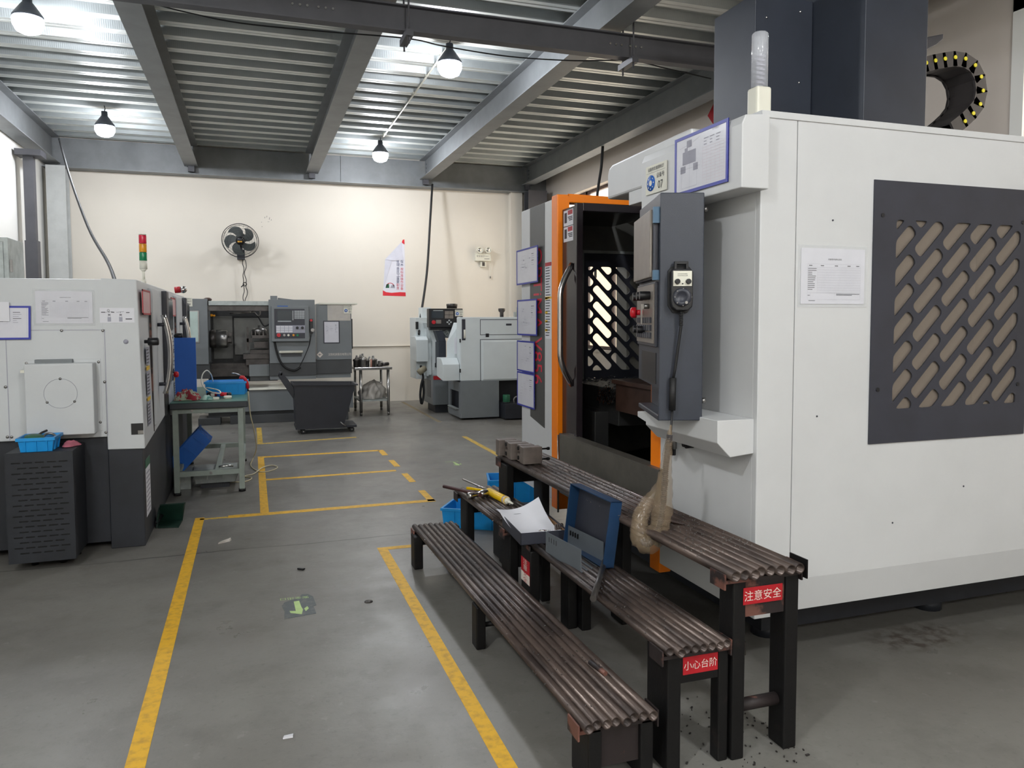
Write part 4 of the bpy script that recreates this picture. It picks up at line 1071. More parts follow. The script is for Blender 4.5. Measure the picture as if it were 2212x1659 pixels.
# blue crates on the floor behind the benches
def crate(name, cx, cy, z, w, d, h, rot, m, label, tilt=None, group='blue plastic crates'):
    T = Matrix.Translation((cx,cy,z)) @ Matrix.Rotation(math.radians(rot), 4, 'Z')
    if tilt is not None: T = T @ Matrix.Rotation(math.radians(tilt[0]), 4, tilt[1])
    t = thing(name, (cx,cy,z), label, 'crate', group)
    mb = MB(T); tp = .012; k = .004
    o0, o1 = [(-w/2+tp,-d/2+tp,0),(w/2-tp,-d/2+tp,0),(w/2-tp,d/2-tp,0),(-w/2+tp,d/2-tp,0)], [(-w/2,-d/2,h),(w/2,-d/2,h),(w/2,d/2,h),(-w/2,d/2,h)]
    i0 = [(x*.96,y*.95,.006) for x,y,_ in o0]; i1 = [(x*.965,y*.955,h) for x,y,_ in o1]
    vs = o0+o1+i0+i1
    fs = [(3,2,1,0),(8,9,10,11)]+[(i,(i+1)%4,4+(i+1)%4,4+i) for i in range(4)]+[(8+(i+1)%4,8+i,12+i,12+(i+1)%4) for i in range(4)]+[(4+i,4+(i+1)%4,12+(i+1)%4,12+i) for i in range(4)]
    mb.add(vs, fs)
    sh_ = mb; mb = MB(T); e = .008
    for (a, b, c, dd) in ((-w/2-e,w/2+e,-d/2-e,-d/2),(-w/2-e,w/2+e,d/2,d/2+e),(-w/2-e,-w/2,-d/2,d/2),(w/2,w/2+e,-d/2,d/2)): mb.box(a,b,c,dd,h-.018,h)
    build('rim', mb, m, t)
    mb = sh_
    for s in (-1,1):
        for q in (-.3,0,.3):
            mb.hexa([(w*q-.004,s*(d/2-tp),.004),(w*q+.004,s*(d/2-tp),.004),(w*q+.004,s*(d/2-tp+.008),.004),(w*q-.004,s*(d/2-tp+.008),.004)],[(w*q-.004,s*(d/2-.001),h-.018),(w*q+.004,s*(d/2-.001),h-.018),(w*q+.004,s*(d/2+.006),h-.018),(w*q-.004,s*(d/2+.006),h-.018)])
        for q in (-.25,.25):
            mb.hexa([(s*(w/2-tp),d*q-.004,.004),(s*(w/2-tp+.008),d*q-.004,.004),(s*(w/2-tp+.008),d*q+.004,.004),(s*(w/2-tp),d*q+.004,.004)],[(s*(w/2-.001),d*q-.004,h-.018),(s*(w/2+.006),d*q-.004,h-.018),(s*(w/2+.006),d*q+.004,h-.018),(s*(w/2-.001),d*q+.004,h-.018)])
    build('shell', mb, m, t)
    return t, T
crate('plastic_crate', 1.55, 5.33, 0, .46, .32, .145, -32, M_crate, 'blue crate on the floor seen under the far middle bench')
crate('plastic_crate', 2.05, 6.0, 0, .42, .3, .19, -14, M_crate, 'blue crate on the floor seen between the legs of the tall bench')
mb = MB(Matrix.Translation((1.60,4.70,0)) @ Matrix.Rotation(.5,4,'Z')).box(-.1,.1,-.004,.004,0,.17).box(-.1,-.095,-.12,0,0,.14).box(.05,.1,-.03,-.0,0,.15)
tag(build('cardboard_piece', mb, M_cardboard), 'torn cardboard piece standing on the floor between the benches', 'cardboard')
# ================================================================== WHITE TURNING CENTRES (left)
XR_, YL = -.684, 5.53
def white_lathe(dy, full):
    y0 = YL+dy; y1 = y0+1.86; x0 = -2.35
    lab = 'white turning centre filling the left edge of the picture' if full else 'second white turning centre behind the first, with red edged plate'
    t = thing('turning_centre', (-1.5, (y0+y1)/2, 0), lab, 'machine', 'white turning centres')
    def p(name, mb, m, bev=.003, **k): return build(name, mb, m, t, bev, **k)
    # body
    mb = MB()
    mb.hexa([(x0,y0,.745),(-.905,y0,.745),(-.905,y1,.745),(x0,y1,.745)], [(x0,y0,1.768),(-.905,y0,1.768),(-.905,y1,1.768),(x0,y1,1.768)])
    mb.hexa([(-.905,y0,.66),(XR_,y0,.655),(XR_,y1,.76),(-.905,y1,.76)], [(-.905,y0,1.768),(XR_-.02,y0,1.768),(XR_-.02,y1,1.768),(-.905,y1,1.768)])
    p('body', mb, M_white_l, .006)
    p('base', MB().box(x0, -.905, y0+.03, y1, .045, .745).box(-.905, -.70, y0+.015, y1, .0, .75), M_base, .004)
    if full:
        yf = y0
        # access panel, its seam and screws
        mb = MB(); xa, xb, za, zb = -1.455, -.899, .752, 1.444; s = .004
        for q in ((xa,xa+s,za,zb),(xb-s,xb,za,zb),(xa,xb,zb-s,zb)): mb.box(q[0],q[1],yf-.0015,yf+.001,q[2],q[3])
        p('panel_seam', mb, M_inkl, 0)
        for (px_, py_) in ((133,714),(222,714),(12,836),(226,825),(229,934),(16,944),(25,944),(57,785),(213,782),(217,912)):
            c = GY(px_, py_, yf-.002); p('screw', MB().lathe((c.x,yf-.001,c.z),[(.009,0),(.009,.003),(.005,.005),(0,.005)],12,(0,-1,0)), M_steel, 0)
        a, b = GY(51,787,yf-.12), GY(205,937,yf-.12)
        mb = MB().box(a.x, b.x, yf-.12, yf, b.z, a.z)
        p('motor_cover', mb, M_white_l, .005)
        a2_, b2_ = GY(52,778,yf-.003), GY(222,930,yf-.003); p('cover_flange', MB().box(a2_.x,b2_.x,yf-.004,yf,b2_.z,a2_.z), M_white_l, .001)
        c = GY(131,850,yf-.12); r = .092
        mb = MB().ring((c.x,yf-.121,c.z), r, .0012, (0,-1,0), 40, 4)
        p('round_lid', mb, M_inkl, 0)
        for k in (90, 215, 325):
            q = math.radians(k); p('screw', MB().lathe((c.x+r*math.cos(q),yf-.12,c.z+r*math.sin(q)),[(.008,0),(.008,.003),(0,.004)],10,(0,-1,0)), M_steel, 0)
        a, b = GY(74,777,yf-.03), GY(157,788,yf-.03)
        p('grey_grip', MB().box(a.x,b.x,yf-.03,yf,b.z,a.z), M_lathe, .004)
        a, b = GY(42,800,yf-.12), GY(55,806,yf-.12); p('cable_clip', MB().box(a.x,b.x,yf-.11,yf-.09,b.z,a.z), M_ivory, .002)
        c = GY(272,738,yf); p('plug', MB().lathe((c.x,yf,c.z),[(.015,0),(.015,.004),(0,.006)],16,(0,-1,0)), M_inkl, 0)
        a, b = GY(283,915,yf), GY(310,938,yf)
        p('sight_window', MB().box(a.x,b.x,yf-.002,yf+.001,b.z,a.z), M_black, 0)
        a, b = GY(298,930,yf), GY(310,937,yf); p('sight_glass', MB().box(a.x,b.x,yf-.004,yf-.001,b.z,a.z), M_steel, 0)
        # diagram sticker
        a, b = GY(215,665,yf), GY(291,697,yf); O = V((a.x,yf-.001,b.z)); w, h = b.x-a.x, a.z-b.z
        mb = MB(); slab(mb, O, (1,0,0), (0,0,1), w, h, .001, 0); sh = SH(mb, O, (1,0,0), (0,0,1), w, h, .0014)
        for cx in (.27, .6):
            sh.rect(cx-.05,.08,cx+.05,.38,2); sh.line(cx-.03,.4,cx-.03,.62,.001,1); sh.line(cx+.03,.4,cx+.03,.62,.001,1); sh.rect(cx-.03,.5,cx+.03,.56,1); sh.line(cx-.12,.7,cx+.1,.75,.0015,1); sh.line(cx,.62,cx,.75,.0015,1)
        for k in range(12): sh.rect(.25+.03*math.cos(k*PI/6)-.006,.82+.07*math.sin(k*PI/6)-.015,.25+.03*math.cos(k*PI/6)+.006,.82+.07*math.sin(k*PI/6)+.015,1)
        for q in ((.04,.68,.16,.73),(.33,.68,.42,.73),(.76,.66,.86,.71),(.74,.22,.93,.28)): sh.rect(*q, 1)
        p('diagram_sticker', mb, [M_paper, M_ink, M_inkl], 0, flat=True)
        # green/white energy label on the base front
        mb = MB(); xx = -.698
        mb.quad((xx,y0+.10,.17),(xx,y0+.34,.17),(xx,y0+.34,.56),(xx,y0+.10,.56),0); mb.quad((xx+.0006,y0+.10,.50),(xx+.0006,y0+.34,.50),(xx+.0006,y0+.34,.56),(xx+.0006,y0+.10,.56),1)
        for k in range(9): mb.quad((xx+.0006,y0+.13,.2+.032*k),(xx+.0006,y0+.31,.2+.032*k),(xx+.0006,y0+.31,.212+.032*k),(xx+.0006,y0+.13,.212+.032*k),2)
        p('energy_label', mb, [M_paper, M_green, M_inkl], 0, flat=True)
    # front (facing +x): red edged plate, knob, seam strip, stickers
    X = XR_
    mb = MB().box(X-.004, X+.004, y0+.08, y0+.46, 1.55, 1.70)
    p('name_plate', mb, M_pink if False else mat('pale_pink_plate_%d' % full, (214,170,170), .4), .002)
    mb = MB(); e = .012
    for q in ((.07,.47,1.54,1.552),(.07,.47,1.698,1.71),(.07,.082,1.54,1.71),(.458,.47,1.54,1.71)): mb.box(X+.001, X+.006, y0+q[0], y0+q[1], q[2], q[3])
    p('plate_border', mb, M_signred, 0)
    p('front_knob', MB().lathe((X,y0+.12,1.36),[(.012,0),(.012,.02),(.026,.024),(.026,.085),(.02,.09),(0,.09)],16,(1,0,0)), M_black, 0)
    mb = MB(); xx = X+.0015
    rnd = random.Random(8)
    for (za, zb, mi) in ((1.20,1.32,2),(1.16,1.19,1),(.985,1.15,2),(.95,.975,1),(.78,.94,2)):
        mb.quad((xx,y0+.18,za),(xx,y0+.36,za),(xx,y0+.36,zb),(xx,y0+.18,zb), mi)
        if mi == 2:
            for k in range(int((zb-za)/.022)): mb.quad((xx+.0005,y0+.2,za+.008+.022*k),(xx+.0005,y0+.2+rnd.uniform(.06,.14),za+.008+.022*k),(xx+.0005,y0+.34,za+.016+.022*k),(xx+.0005,y0+.2,za+.016+.022*k), 0)
    p('caution_stickers', mb, [M_ink, M_yellow, M_inkl], 0, flat=True)
    p('door_seam', MB().box(X-.01, X+.003, y0+.50, y0+.525, .70, 1.56), M_rust2 if full else M_rust2, 0)
    # sliding door with bowed handle
    dx = X+.012
    dr = p('sliding_door', MB().box(X-.02, dx, y0+.55, y0+1.12, .74, 1.735), M_white_l, .004)
    hp = [(dx+.008+.075*math.sin(PI*k/20)**.6, y0+.86, 1.52-.56*k/20) for k in range(21)]
    hp = [(dx+.055-.045*abs(2*k/20-1)**2.2+.03, y0+.80, 1.545-.60*k/20) for k in range(21)]
    build('door_handle', MB().tube(hp, .019, 12), M_chrome, dr)
    build('handle_mount', MB().cyl((dx,y0+.8,1.47),(dx+.06,y0+.8,1.47),.014,n=10).cyl((dx,y0+.8,1.02),(dx+.06,y0+.8,1.02),.014,n=10), M_navy, dr)
    # operator panel block
    op = p('operator_panel', MB().box(X-.01, X+.05, y0+1.13, y0+1.28, 1.0, 1.735).box(X-.01, X+.035, y0+1.28, y0+1.75, .985, 1.69), M_navy, .006)
    yy = y0+1.30
    build('screen', MB().box(X+.035, X+.04, yy, yy+.42, 1.43, 1.67), M_screen, op, .002)
    mb = MB()
    for j in range(9):
        for i in range(6): mb.box(X+.035, X+.043, yy+.02+.065*i, yy+.07+.065*i, 1.09+.034*j+(.03 if j > 3 else 0), 1.114+.034*j+(.03 if j > 3 else 0))
    build('keys', mb, M_key, op)
    build('emergency_stop', MB().lathe((X+.035,yy+.2,1.045),[(.012,0),(.012,.02),(.024,.022),(.026,.045),(.018,.055),(0,.055)],16,(1,0,0)), M_rose, op)
    build('panel_knobs', MB().cyl((X+.035,yy+.08,1.05),(X+.06,yy+.08,1.05),.014,n=12).cyl((X+.035,yy+.33,1.05),(X+.06,yy+.33,1.05),.014,n=12), M_steel, op)
    p('chip_drawer_opening', MB().box(X-.01, X+.004, y0+1.25, y0+1.55, .72, .93), M_black, 0)
    if full:
        # signal tower
        tx, ty = -.735, 6.15
        st = p('signal_tower', MB().cyl((tx,ty,1.765),(tx,ty,1.80),.016,n=12).cyl((tx,ty,1.80),(tx,ty,1.86),.009,n=10).cyl((tx,ty,1.86),(tx,ty,1.875),.012,.024,n=16).cyl((tx,ty,1.875),(tx,ty,1.935),.026,n=18), M_ivory, 0)
        for k, (m, nm) in enumerate(((M_gr,'green_lamp'),(M_or,'amber_lamp'),(M_rd,'red_lamp'))):
            build(nm, MB().cyl((tx,ty,1.935+.062*k),(tx,ty,1.995+.062*k),.026,n=18), m, st, .002)
        build('cap', MB().cyl((tx,ty,2.121),(tx,ty,2.126),.026,n=18), M_ivory, st)
    else:
        p('red_cap', MB().cyl((X+.0,y0+.5,1.79),(X+.05,y0+.5,1.795),.03,n=16), M_signred, 0)
        p('chrome_ball', MB().sphere((X+.075,y0+.5,1.795),.034,14), M_chrome, 0)
    return t
white_lathe(0, True)
white_lathe(1.9, False)
doc('record_sheet', (-1.285, YL-.0015, 1.485), (1,0,-.006), (.006,0,1), .32, .205, 'table', 'white record sheet in clear holder on the left turning centre', 0, 6, cat='sheet')
ds = doc('document_sleeve', (-1.66, YL-.008, 1.385), (1,0,.0), (.03,0,1), .345, .21, 'drawing', 'blue edged sleeve with notes at the left edge of the picture, on the turning centre', .012, 9, group='blue edged document sleeves')
mb = MB(); a, b = GY(-60,652,YL-.018), GY(21,694,YL-.018)
slab(mb, (a.x,YL-.016,b.z), (1,0,0), (0,0,1), b.x-a.x, a.z-b.z, .004)
tag(build('note_pad', mb, M_paper), 'small white note pad clipped over the left blue edged sleeve', 'paper')
# grey cabinets on the roof of the left machine
mb = MB().box(-2.05, -1.67, 6.5, 6.9, 1.77, 2.11)
gc = thing('electrical_box', (-1.86,6.7,1.77), 'grey metal box standing on the roof of the left turning centre', 'electrical box')
build('housing', mb, M_galv, gc, .004)
build('hinge', MB().box(-1.67,-1.655,6.52,6.54,1.86,1.95), M_steel, gc)
build('door_panel', MB().box(-2.02,-1.70,6.49,6.5,1.80,2.08), M_galv, gc, .003)
tag(build('roof_tray', MB().box(-1.52,-1.15,6.3,6.8,1.77,1.80).box(-2.0,-1.5,6.0,6.3,1.77,1.785), M_white_l, None, .004), 'low white sheet metal tray on the roof of the left turning centre', 'tray')

# slotted steel tank cabinet in front
ck = thing('slotted_cabinet', (-1.25,5.3,0), 'dark steel cabinet with rows of horizontal slots below the left turning centre', 'cabinet')
bx0, bx1, by0, by1, bz0, bz1 = -1.395, -1.04, 5.19, 5.54, .055, .718
build('shell', MB().box(bx0, bx1, by0+.004, by1, bz0, bz1), M_base, ck, .003)
bm = bmesh.new()
def loop_(ps):
    vs = [bm.verts.new((x,0,z)) for x,z in ps]
    for i in range(len(vs)): bm.edges.new((vs[i-1],vs[i]))
loop_([(bx0,bz0),(bx1,bz0),(bx1,bz1),(bx0,bz1)])
for j in range(18):
    n = 5 if j % 2 == 0 else 4
    for i in range(n):
        cx = bx0+.055+.062*i+(0.031 if n == 4 else 0); cz = bz1-.06-.032*j; hl, r = .0245, .0042
        ps = []
        for c_, a0 in ((hl-r, -90), (-hl+r, 90)):
            for k in range(5): a = math.radians(a0+45*k); ps.append((cx+c_+r*math.cos(a), cz+r*math.sin(a)))
        loop_(ps)
bmesh.ops.triangle_fill(bm, use_beauty=True, use_dissolve=False, edges=bm.edges[:])
mb = MB(); bm.verts.index_update(); mb.add([(v.co.x, by0, v.co.z) for v in bm.verts], [[v.index for v in f.verts] for f in bm.faces]); bm.free()
o = build('slotted_front', mb, M_base, ck); sd = o.modifiers.new('thickness','SOLIDIFY'); sd.thickness = .003; sd.offset = 0
build('slot_backing', MB().box(bx0+.01,bx1-.01,by0+.002,by0+.006,bz0+.01,bz1-.01), M_blackpaint, ck)
for (x, y) in ((bx0+.1,by0+.15),(bx1-.1,by0+.15),(bx0+.05,by1-.05),(bx1-.05,by1-.05)):
    build('foot', MB().cyl((x,y,0),(x,y,bz0),.02,n=12), M_blackpaint, ck)
cr, TCR = crate('plastic_crate', -1.235, 5.30, .719, .19, .20, .085, 0, M_crate, 'small blue crate of machine parts on the dark slotted cabinet')
rnd = random.Random(14)
tag(build('pulley', MB().lathe((-1.26,5.27,.757),[(0,0),(.05,0),(.05,.015),(.035,.02),(.035,.03),(.05,.035),(.05,.05),(.015,.055),(0,.055)],20,(.1,-.2,1)), M_green), 'green cast pulley lying in the small blue crate', 'pulley')
tag(build('steel_ring', MB().ring((-1.19,5.33,.787),.032,.007,(.2,-.6,.8),24,8), M_steel), 'steel ring lying in the small blue crate', 'ring')
tag(build('spanner', MB().tube([(-1.29,5.30,.775),(-1.235,5.35,.815),(-1.21,5.37,.825)],.007,8), M_steel_d), 'dark spanner sticking out of the small blue crate', 'tool')
from mathutils import noise as mnoise
def rag(name, c, w, d, h, m, label, seed, nu=22, nv=22, cat='cloth'):
    ph = [random.Random(seed+i).uniform(0,6.28) for i in range(8)]
    def f(u, v):
        a = 2*PI*u; r = v
        rr = r*(1+.16*math.sin(3*a+ph[0])+.10*math.sin(5*a+ph[1]))
        x, y = w*rr*math.cos(a), d*rr*math.sin(a)
        q = mnoise.noise(V((x*26+seed, y*26, .3)))*.55+mnoise.noise(V((x*60, y*60+seed, 1.7)))*.3
        z = h*max(0, 1-r**3)**.7*(.72+.7*q)+.003
        return V((c[0]+x, c[1]+y, c[2]+max(.001, z)))
    return tag(build(name, MB().grid(f, nu, nv), m), label, cat)
rag('pink_cloth', (-1.087,5.40,.719), .046, .085, .036, M_pink, 'pink cloth heap beside the small blue crate on the slotted cabinet', 3)

# ================================================================== GREEN WORKBENCH
wt = thing('workbench', (-.36,7.8,0), 'workbench with green mat top and pale grey green frame beside the turning centre', 'table')
tx0, tx1, ty0, ty1, tz = -.672, -.045, 7.0, 8.65, .80
build('table_top', MB().box(tx0,tx1,ty0,ty1,tz-.052,tz), [mat('bench_edge_dark', (40,46,52), .4)], wt, .006)
build('green_mat', MB().box(tx0+.004,tx1-.004,ty0+.004,ty1-.004,tz,tz+.003), M_greentop, wt, .001)
lx0, lx1 = -.655, -.085
for (x, y) in ((lx0,ty0+.04),(lx1-.045,ty0+.04),(lx0,ty1-.1),(lx1-.045,ty1-.1)):
    build('leg', MB().box(x,x+.045,y,y+.06,.025,tz-.052), M_tableleg, wt, .003)
    build('foot', MB().cyl((x+.022,y+.03,0),(x+.022,y+.03,.025),.03,n=14), M_rubber, wt)
mb = MB()
for y in (ty0+.045, ty1-.1): mb.box(lx0,lx1,y,y+.05,.705,.745)
for x in (lx0,lx1-.045): mb.box(x,x+.04,ty0+.05,ty1-.1,.705,.745)
build('apron', mb, M_tableleg, wt, .003)
mb = MB()
for y in (ty0+.045, ty1-.1): mb.box(lx0,lx1,y,y+.05,.16,.205)
for x in (lx0,-.33,lx1-.045): mb.box(x,x+.045,ty0+.05,ty1-.1,.165,.20)
build('lower_rail', mb, M_tableleg, wt, .003)
build('rail_bolt', MB().cyl((-.50,ty0+.045,.73),(-.50,ty0+.036,.73),.012,n=12).cyl((-.36,ty0+.045,.183),(-.36,ty0+.036,.183),.012,n=12), M_steel, wt)
# on the bench
tag(build('blue_panel', MB().box(-.665,-.485,7.50,7.525,tz+.003,1.345), M_boardblue, None, .003), 'tall royal blue sheet metal panel standing on the green workbench', 'panel')
cb, TCB = crate('plastic_crate', -.235, 7.75, tz+.003, .36, .26, .125, -4, M_crate, 'blue crate at the back of the green workbench, below the red air gun')
M_rag = mat('printed_rag', (150,160,140), .85, vscale=22, rgb2=(140,34,46), lo=.47, hi=.52)
rag('printed_rag', (-.545,7.27,tz+.003), .105, .12, .105, M_rag, 'crumpled red and green printed rag on the green workbench', 17, 36, 20)
rag('mint_cloth', (-.39,7.22,tz+.003), .05, .07, .05, mat('mint_cloth', (176,206,196), .85, vscale=16, rgb2=(96,150,140), lo=.5, hi=.6), 'mint green cloth next to the red printed rag', 41)
dm = thing('pipe_tool', (-.30,7.40,tz), 'red and black hand tool with blue collar lying before the blue crate', 'tool')
a, b = V((-.395,7.47,tz+.03)), V((-.19,7.37,tz+.03)); d = (b-a).normalized()
build('grip', MB().lathe(a,[(0,0),(.018,.002),(.02,.03),(.017,.05)],16,d), M_black, dm)
build('barrel', MB().lathe(a+d*.05,[(.017,0),(.02,.01),(.018,.07),(.02,.1),(.016,.11),(.018,.15)],16,d), M_rose, dm)
build('collar', MB().lathe(a+d*.10,[(.021,0),(.024,.01),(.024,.025),(.021,.032)],16,d), M_boardblue, dm)
build('tip', MB().lathe(a+d*.195,[(.018,0),(.018,.03),(0,.032)],16,d), M_black, dm)
tag(build('small_box', MB().box(-.335,-.285,7.20,7.235,tz+.003,tz+.023), M_ivory, None, .002), 'small white carton on the green workbench near its front edge', 'box')
tag(build('small_box', MB().box(-.36,-.325,7.30,7.33,tz+.003,tz+.05), M_steel, None, .002), 'small grey metal block behind the white carton', 'box')
tag(build('tape_roll', MB().lathe((-.215,7.27,tz+.003),[(.034,0),(.034,.024),(.024,.024),(.024,0)],24), M_ivory), 'short white ring on the green workbench right of the carton', 'ring')
hose1 = spl([(-.36,7.80,tz+.12),(-.37,7.72,tz+.19),(-.405,7.66,tz+.235),(-.44,7.60,tz+.20),(-.445,7.55,tz+.13),(-.41,7.46,tz+.08),(-.34,7.38,tz+.05),(-.28,7.36,tz+.045),(-.30,7.40,tz+.07),(-.38,7.48,tz+.085),(-.42,7.56,tz+.08)], 6)
tag(build('white_hose', MB().tube(hose1, .0055, 8), M_ivory), 'thin white hose looping from the blue crate over the green workbench', 'hose')
# red air gun on the crate edge
ag = thing('air_gun', (-.07,7.66,tz+.1), 'red air blow gun hooked on the corner of the blue crate', 'air gun')
build('body', MB().tube([(-.105,7.64,tz+.155),(-.085,7.64,tz+.165),(-.065,7.64,tz+.14),(-.05,7.64,tz+.10),(-.045,7.64,tz+.055)], .017, 12, r1=.014), M_rose, ag)
build('lever', MB().hexa([(-.125,7.632,tz+.15),(-.10,7.632,tz+.155),(-.10,7.648,tz+.155),(-.125,7.648,tz+.15)],[(-.115,7.632,tz+.175),(-.09,7.632,tz+.185),(-.09,7.648,tz+.185),(-.115,7.648,tz+.175)]), M_rose, ag, .002)
build('nozzle', MB().tube([(-.09,7.64,tz+.17),(-.13,7.64,tz+.195),(-.155,7.64,tz+.205),(-.185,7.64,tz+.205)], .0045, 8), M_chrome, ag)
build('fitting', MB().cyl((-.045,7.64,tz+.058),(-.043,7.64,tz+.03),.008,n=10), M_rubber, ag)
M_hose = mat('cream_air_hose', (206,196,164), .5, var=.1)
hp = spl([(-.043,7.64,tz+.035),(-.03,7.62,.62),(.0,7.75,.45),(.02,8.2,.2),(-.01,8.6,.03),(-.04,8.3,.006),(.0,8.02,.006),(.07,7.86,.006),(.17,7.93,.006),(.22,8.08,.006),(.16,8.17,.012),(.07,8.06,.012),(-.01,7.80,.006),(-.10,7.70,.006),(-.03,7.60,.006),(-.09,7.45,.006),(-.25,7.50,.012),(-.33,7.9,.012)], 7)
tag(build('air_hose', MB().tube(hp, .0055, 8), M_hose), 'cream air hose running from the red gun to a loop on the floor', 'hose')
# under the bench
TCT = crate('plastic_crate', -.50, 7.62, .255, .40, .28, .16, 0, M_crate_d, 'dark blue crate tipped up on the lower rails of the workbench', tilt=(-48,'Y'))
tp = thing('metal_pan', (-.36,7.5,0), 'grey galvanised pan on the floor beneath the workbench', 'pan')
build('pan', MB().hexa([(-.50,7.25,.05),(-.17,7.25,.05),(-.15,7.65,.05),(-.52,7.65,.05)],[(-.52,7.23,.15),(-.13,7.23,.15),(-.11,7.67,.15),(-.54,7.67,.15)]), M_galv, tp, .006)
build('support', MB().box(-.46,-.22,7.3,7.6,0,.05), M_base, tp)
build('handle_strap', MB().box(-.405,-.395,7.225,7.24,.09,.15).box(-.275,-.265,7.225,7.24,.09,.15), M_galv, tp)
tag(build('metal_sheet_box', MB().box(-.64,-.54,7.3,7.7,.0,.135), M_galv, None, .003), 'bright metal box on the floor left of the galvanised pan', 'box')
tag(build('hose_coupling', MB().tube([(-.30,7.14,.213),(-.24,7.16,.216),(-.18,7.15,.213)],.010,8), M_chrome), 'chrome hose coupling lying on the lower rail of the workbench', 'coupling')
# green dustpan on the floor
dp_ = thing('dustpan', (-.60,6.1,0), 'dark green plastic dustpan on the floor beside the turning centre', 'dustpan')
mb = MB().hexa([(-.67,5.98,.002),(-.53,5.95,.002),(-.52,6.18,.004),(-.68,6.2,.004)],[(-.67,5.98,.008),(-.53,5.95,.008),(-.52,6.18,.012),(-.68,6.2,.012)])
mb.hexa([(-.68,6.16,.004),(-.52,6.14,.004),(-.52,6.18,.004),(-.68,6.2,.004)],[(-.67,6.10,.14),(-.50,6.06,.15),(-.49,6.08,.155),(-.67,6.12,.145)])
mb.hexa([(-.685,5.98,.004),(-.675,5.98,.004),(-.67,6.2,.004),(-.685,6.2,.004)],[(-.685,6.02,.06),(-.675,6.02,.06),(-.665,6.14,.12),(-.68,6.14,.12)])
build('pan', mb, mat('dark_green_plastic', (16,46,36), .5, var=.2), dp_, .004)
build('handle_socket', MB().tube([(-.66,6.14,.06),(-.69,6.0,.03)], .014, 10), M_black, dp_)
# scraps on the floor
tag(build('plastic_scrap', MB().hexa([(-.245,5.42,.001),(-.17,5.46,.001),(-.16,5.49,.001),(-.22,5.47,.001)],[(-.24,5.42,.012),(-.18,5.46,.014),(-.165,5.485,.02),(-.22,5.465,.01)]), M_bag), 'small clear plastic scrap on the floor by the left aisle line', 'scrap')
tag(build('black_scrap', MB().hexa([(.23,4.70,.001),(.26,4.67,.001),(.275,4.69,.001),(.24,4.72,.001)],[(.23,4.70,.01),(.26,4.67,.012),(.275,4.69,.008),(.24,4.72,.006)]), M_black), 'tiny black scrap on the floor in the middle of the aisle', 'scrap')
tag(build('paper_scrap', MB().hexa([(.075,2.78,.001),(.11,2.78,.001),(.112,2.80,.001),(.08,2.80,.001)],[(.075,2.78,.006),(.11,2.78,.01),(.112,2.80,.006),(.08,2.80,.004)]), M_paper), 'tiny white scrap at the bottom of the picture between the yellow lines', 'scrap')
tag(build('drain_plug', MB().lathe((.56,4.03,0),[(.022,0),(.022,.003),(0,.003)],16), M_steel_d), 'small dark round plug in the aisle floor right of the arrow sticker', 'floor plug')
# ================================================================== BACK WALL AREA
# ---- grey lathe (plate 01)
YG = 11.8
gl = thing('grey_lathe', (.35,12.3,0), 'dark grey lathe with open sliding door and control panel by the back wall', 'machine')
def g(name, mb, m, bev=.004, **k): return build(name, mb, m, gl, bev, **k)
mb = MB(); mb.frect(372,645,451,787,YG,.9); g('left_cabinet', mb, M_lathe)
mb = MB(); mb.frect(372,787,454,818,YG+.02,.9); g('left_skirt', mb, M_lathe_d)
mb = MB(); mb.frect(683,657,760.5,776,YG,.9); rc = g('right_cabinet', mb, M_lathe)
mb = MB(); mb.frect(683,776,760.5,806,YG+.015,.9); g('right_skirt', mb, M_lathe_d)
mb = MB(); mb.frect(684,806,758,815,YG+.05,.9); g('right_sill', mb, M_lathe)
# roof rail and pale cover strip
mb = MB(); mb.frect(450,650,585,660,YG+.05,.35); g('roof_cover', mb, M_galv)
mb = MB(); mb.frect(690,654,772,658,YG-.03,.8); g('roof_sheet', mb, M_ivory, .002)
mb = MB(); mb.frect(450,660,585,672,YG+.1,.08); g('door_rail', mb, M_steel_d)
# back of the work area
mb = MB(); mb.frect(440,668,600,800,YG+.78,.1); g('splash_back', mb, M_dark, 0)
mb = MB(); mb.frect(505,687,600,765,YG+.73,.04); g('splash_panel', mb, M_int, .004)
a, b = GY(460,683,YG+.76), GY(504,775,YG+.76); g('splash_plate', MB().box(a.x,b.x,YG+.76,YG+.78,b.z,a.z), M_int, .003)
# bed, chuck, turret
mb = MB(); mb.frect(440,786,600,795,YG+.35,.4); mb.frect(440,797,540,812,YG+.3,.4); g('bed_ways', mb, M_steel_d)
c = GY(472,732,YG+.4); r = .135
mb = MB().lathe((c.x-.13,YG+.4,c.z),[(0,0),(r*.9,0),(r,.03),(r,.10)],28,(1,0,0)); g('chuck_back', mb, M_steel_d, 0)
mb = MB().lathe((c.x-.03,YG+.4,c.z),[(r,0),(r,.14),(r*.93,.16),(r*.3,.16),(r*.3,.10),(0,.10)],28,(1,0,0)); ckk = g('chuck', mb, M_steel, 0)
for k in range(3):
    q = math.radians(90+120*k+15); cy_, cz_ = YG+.4-math.cos(q)*.07, c.z+math.sin(q)*.07
    build('jaw', MB().box(c.x+.10,c.x+.19,cy_-.03,cy_+.03,cz_-.03,cz_+.03), M_steel_d, ckk, .004)
mb = MB(); mb.frect(544,724,582,731,YG+.3,.25); mb.frect(548,738,580,752,YG+.3,.25); mb.frect(540,756,582,764,YG+.28,.3); mb.frect(525,765,582,775,YG+.2,.35); mb.frect(531,776,582,788,YG+.22,.3); g('cross_slide', mb, M_steel_d)
c = GY(560,716,YG+.42); g('tool_turret', MB().lathe((c.x,YG+.42,c.z-.05),[(.11,0),(.11,.08),(.09,.10),(.03,.11),(.03,.14),(0,.14)],20), M_steel, 0)
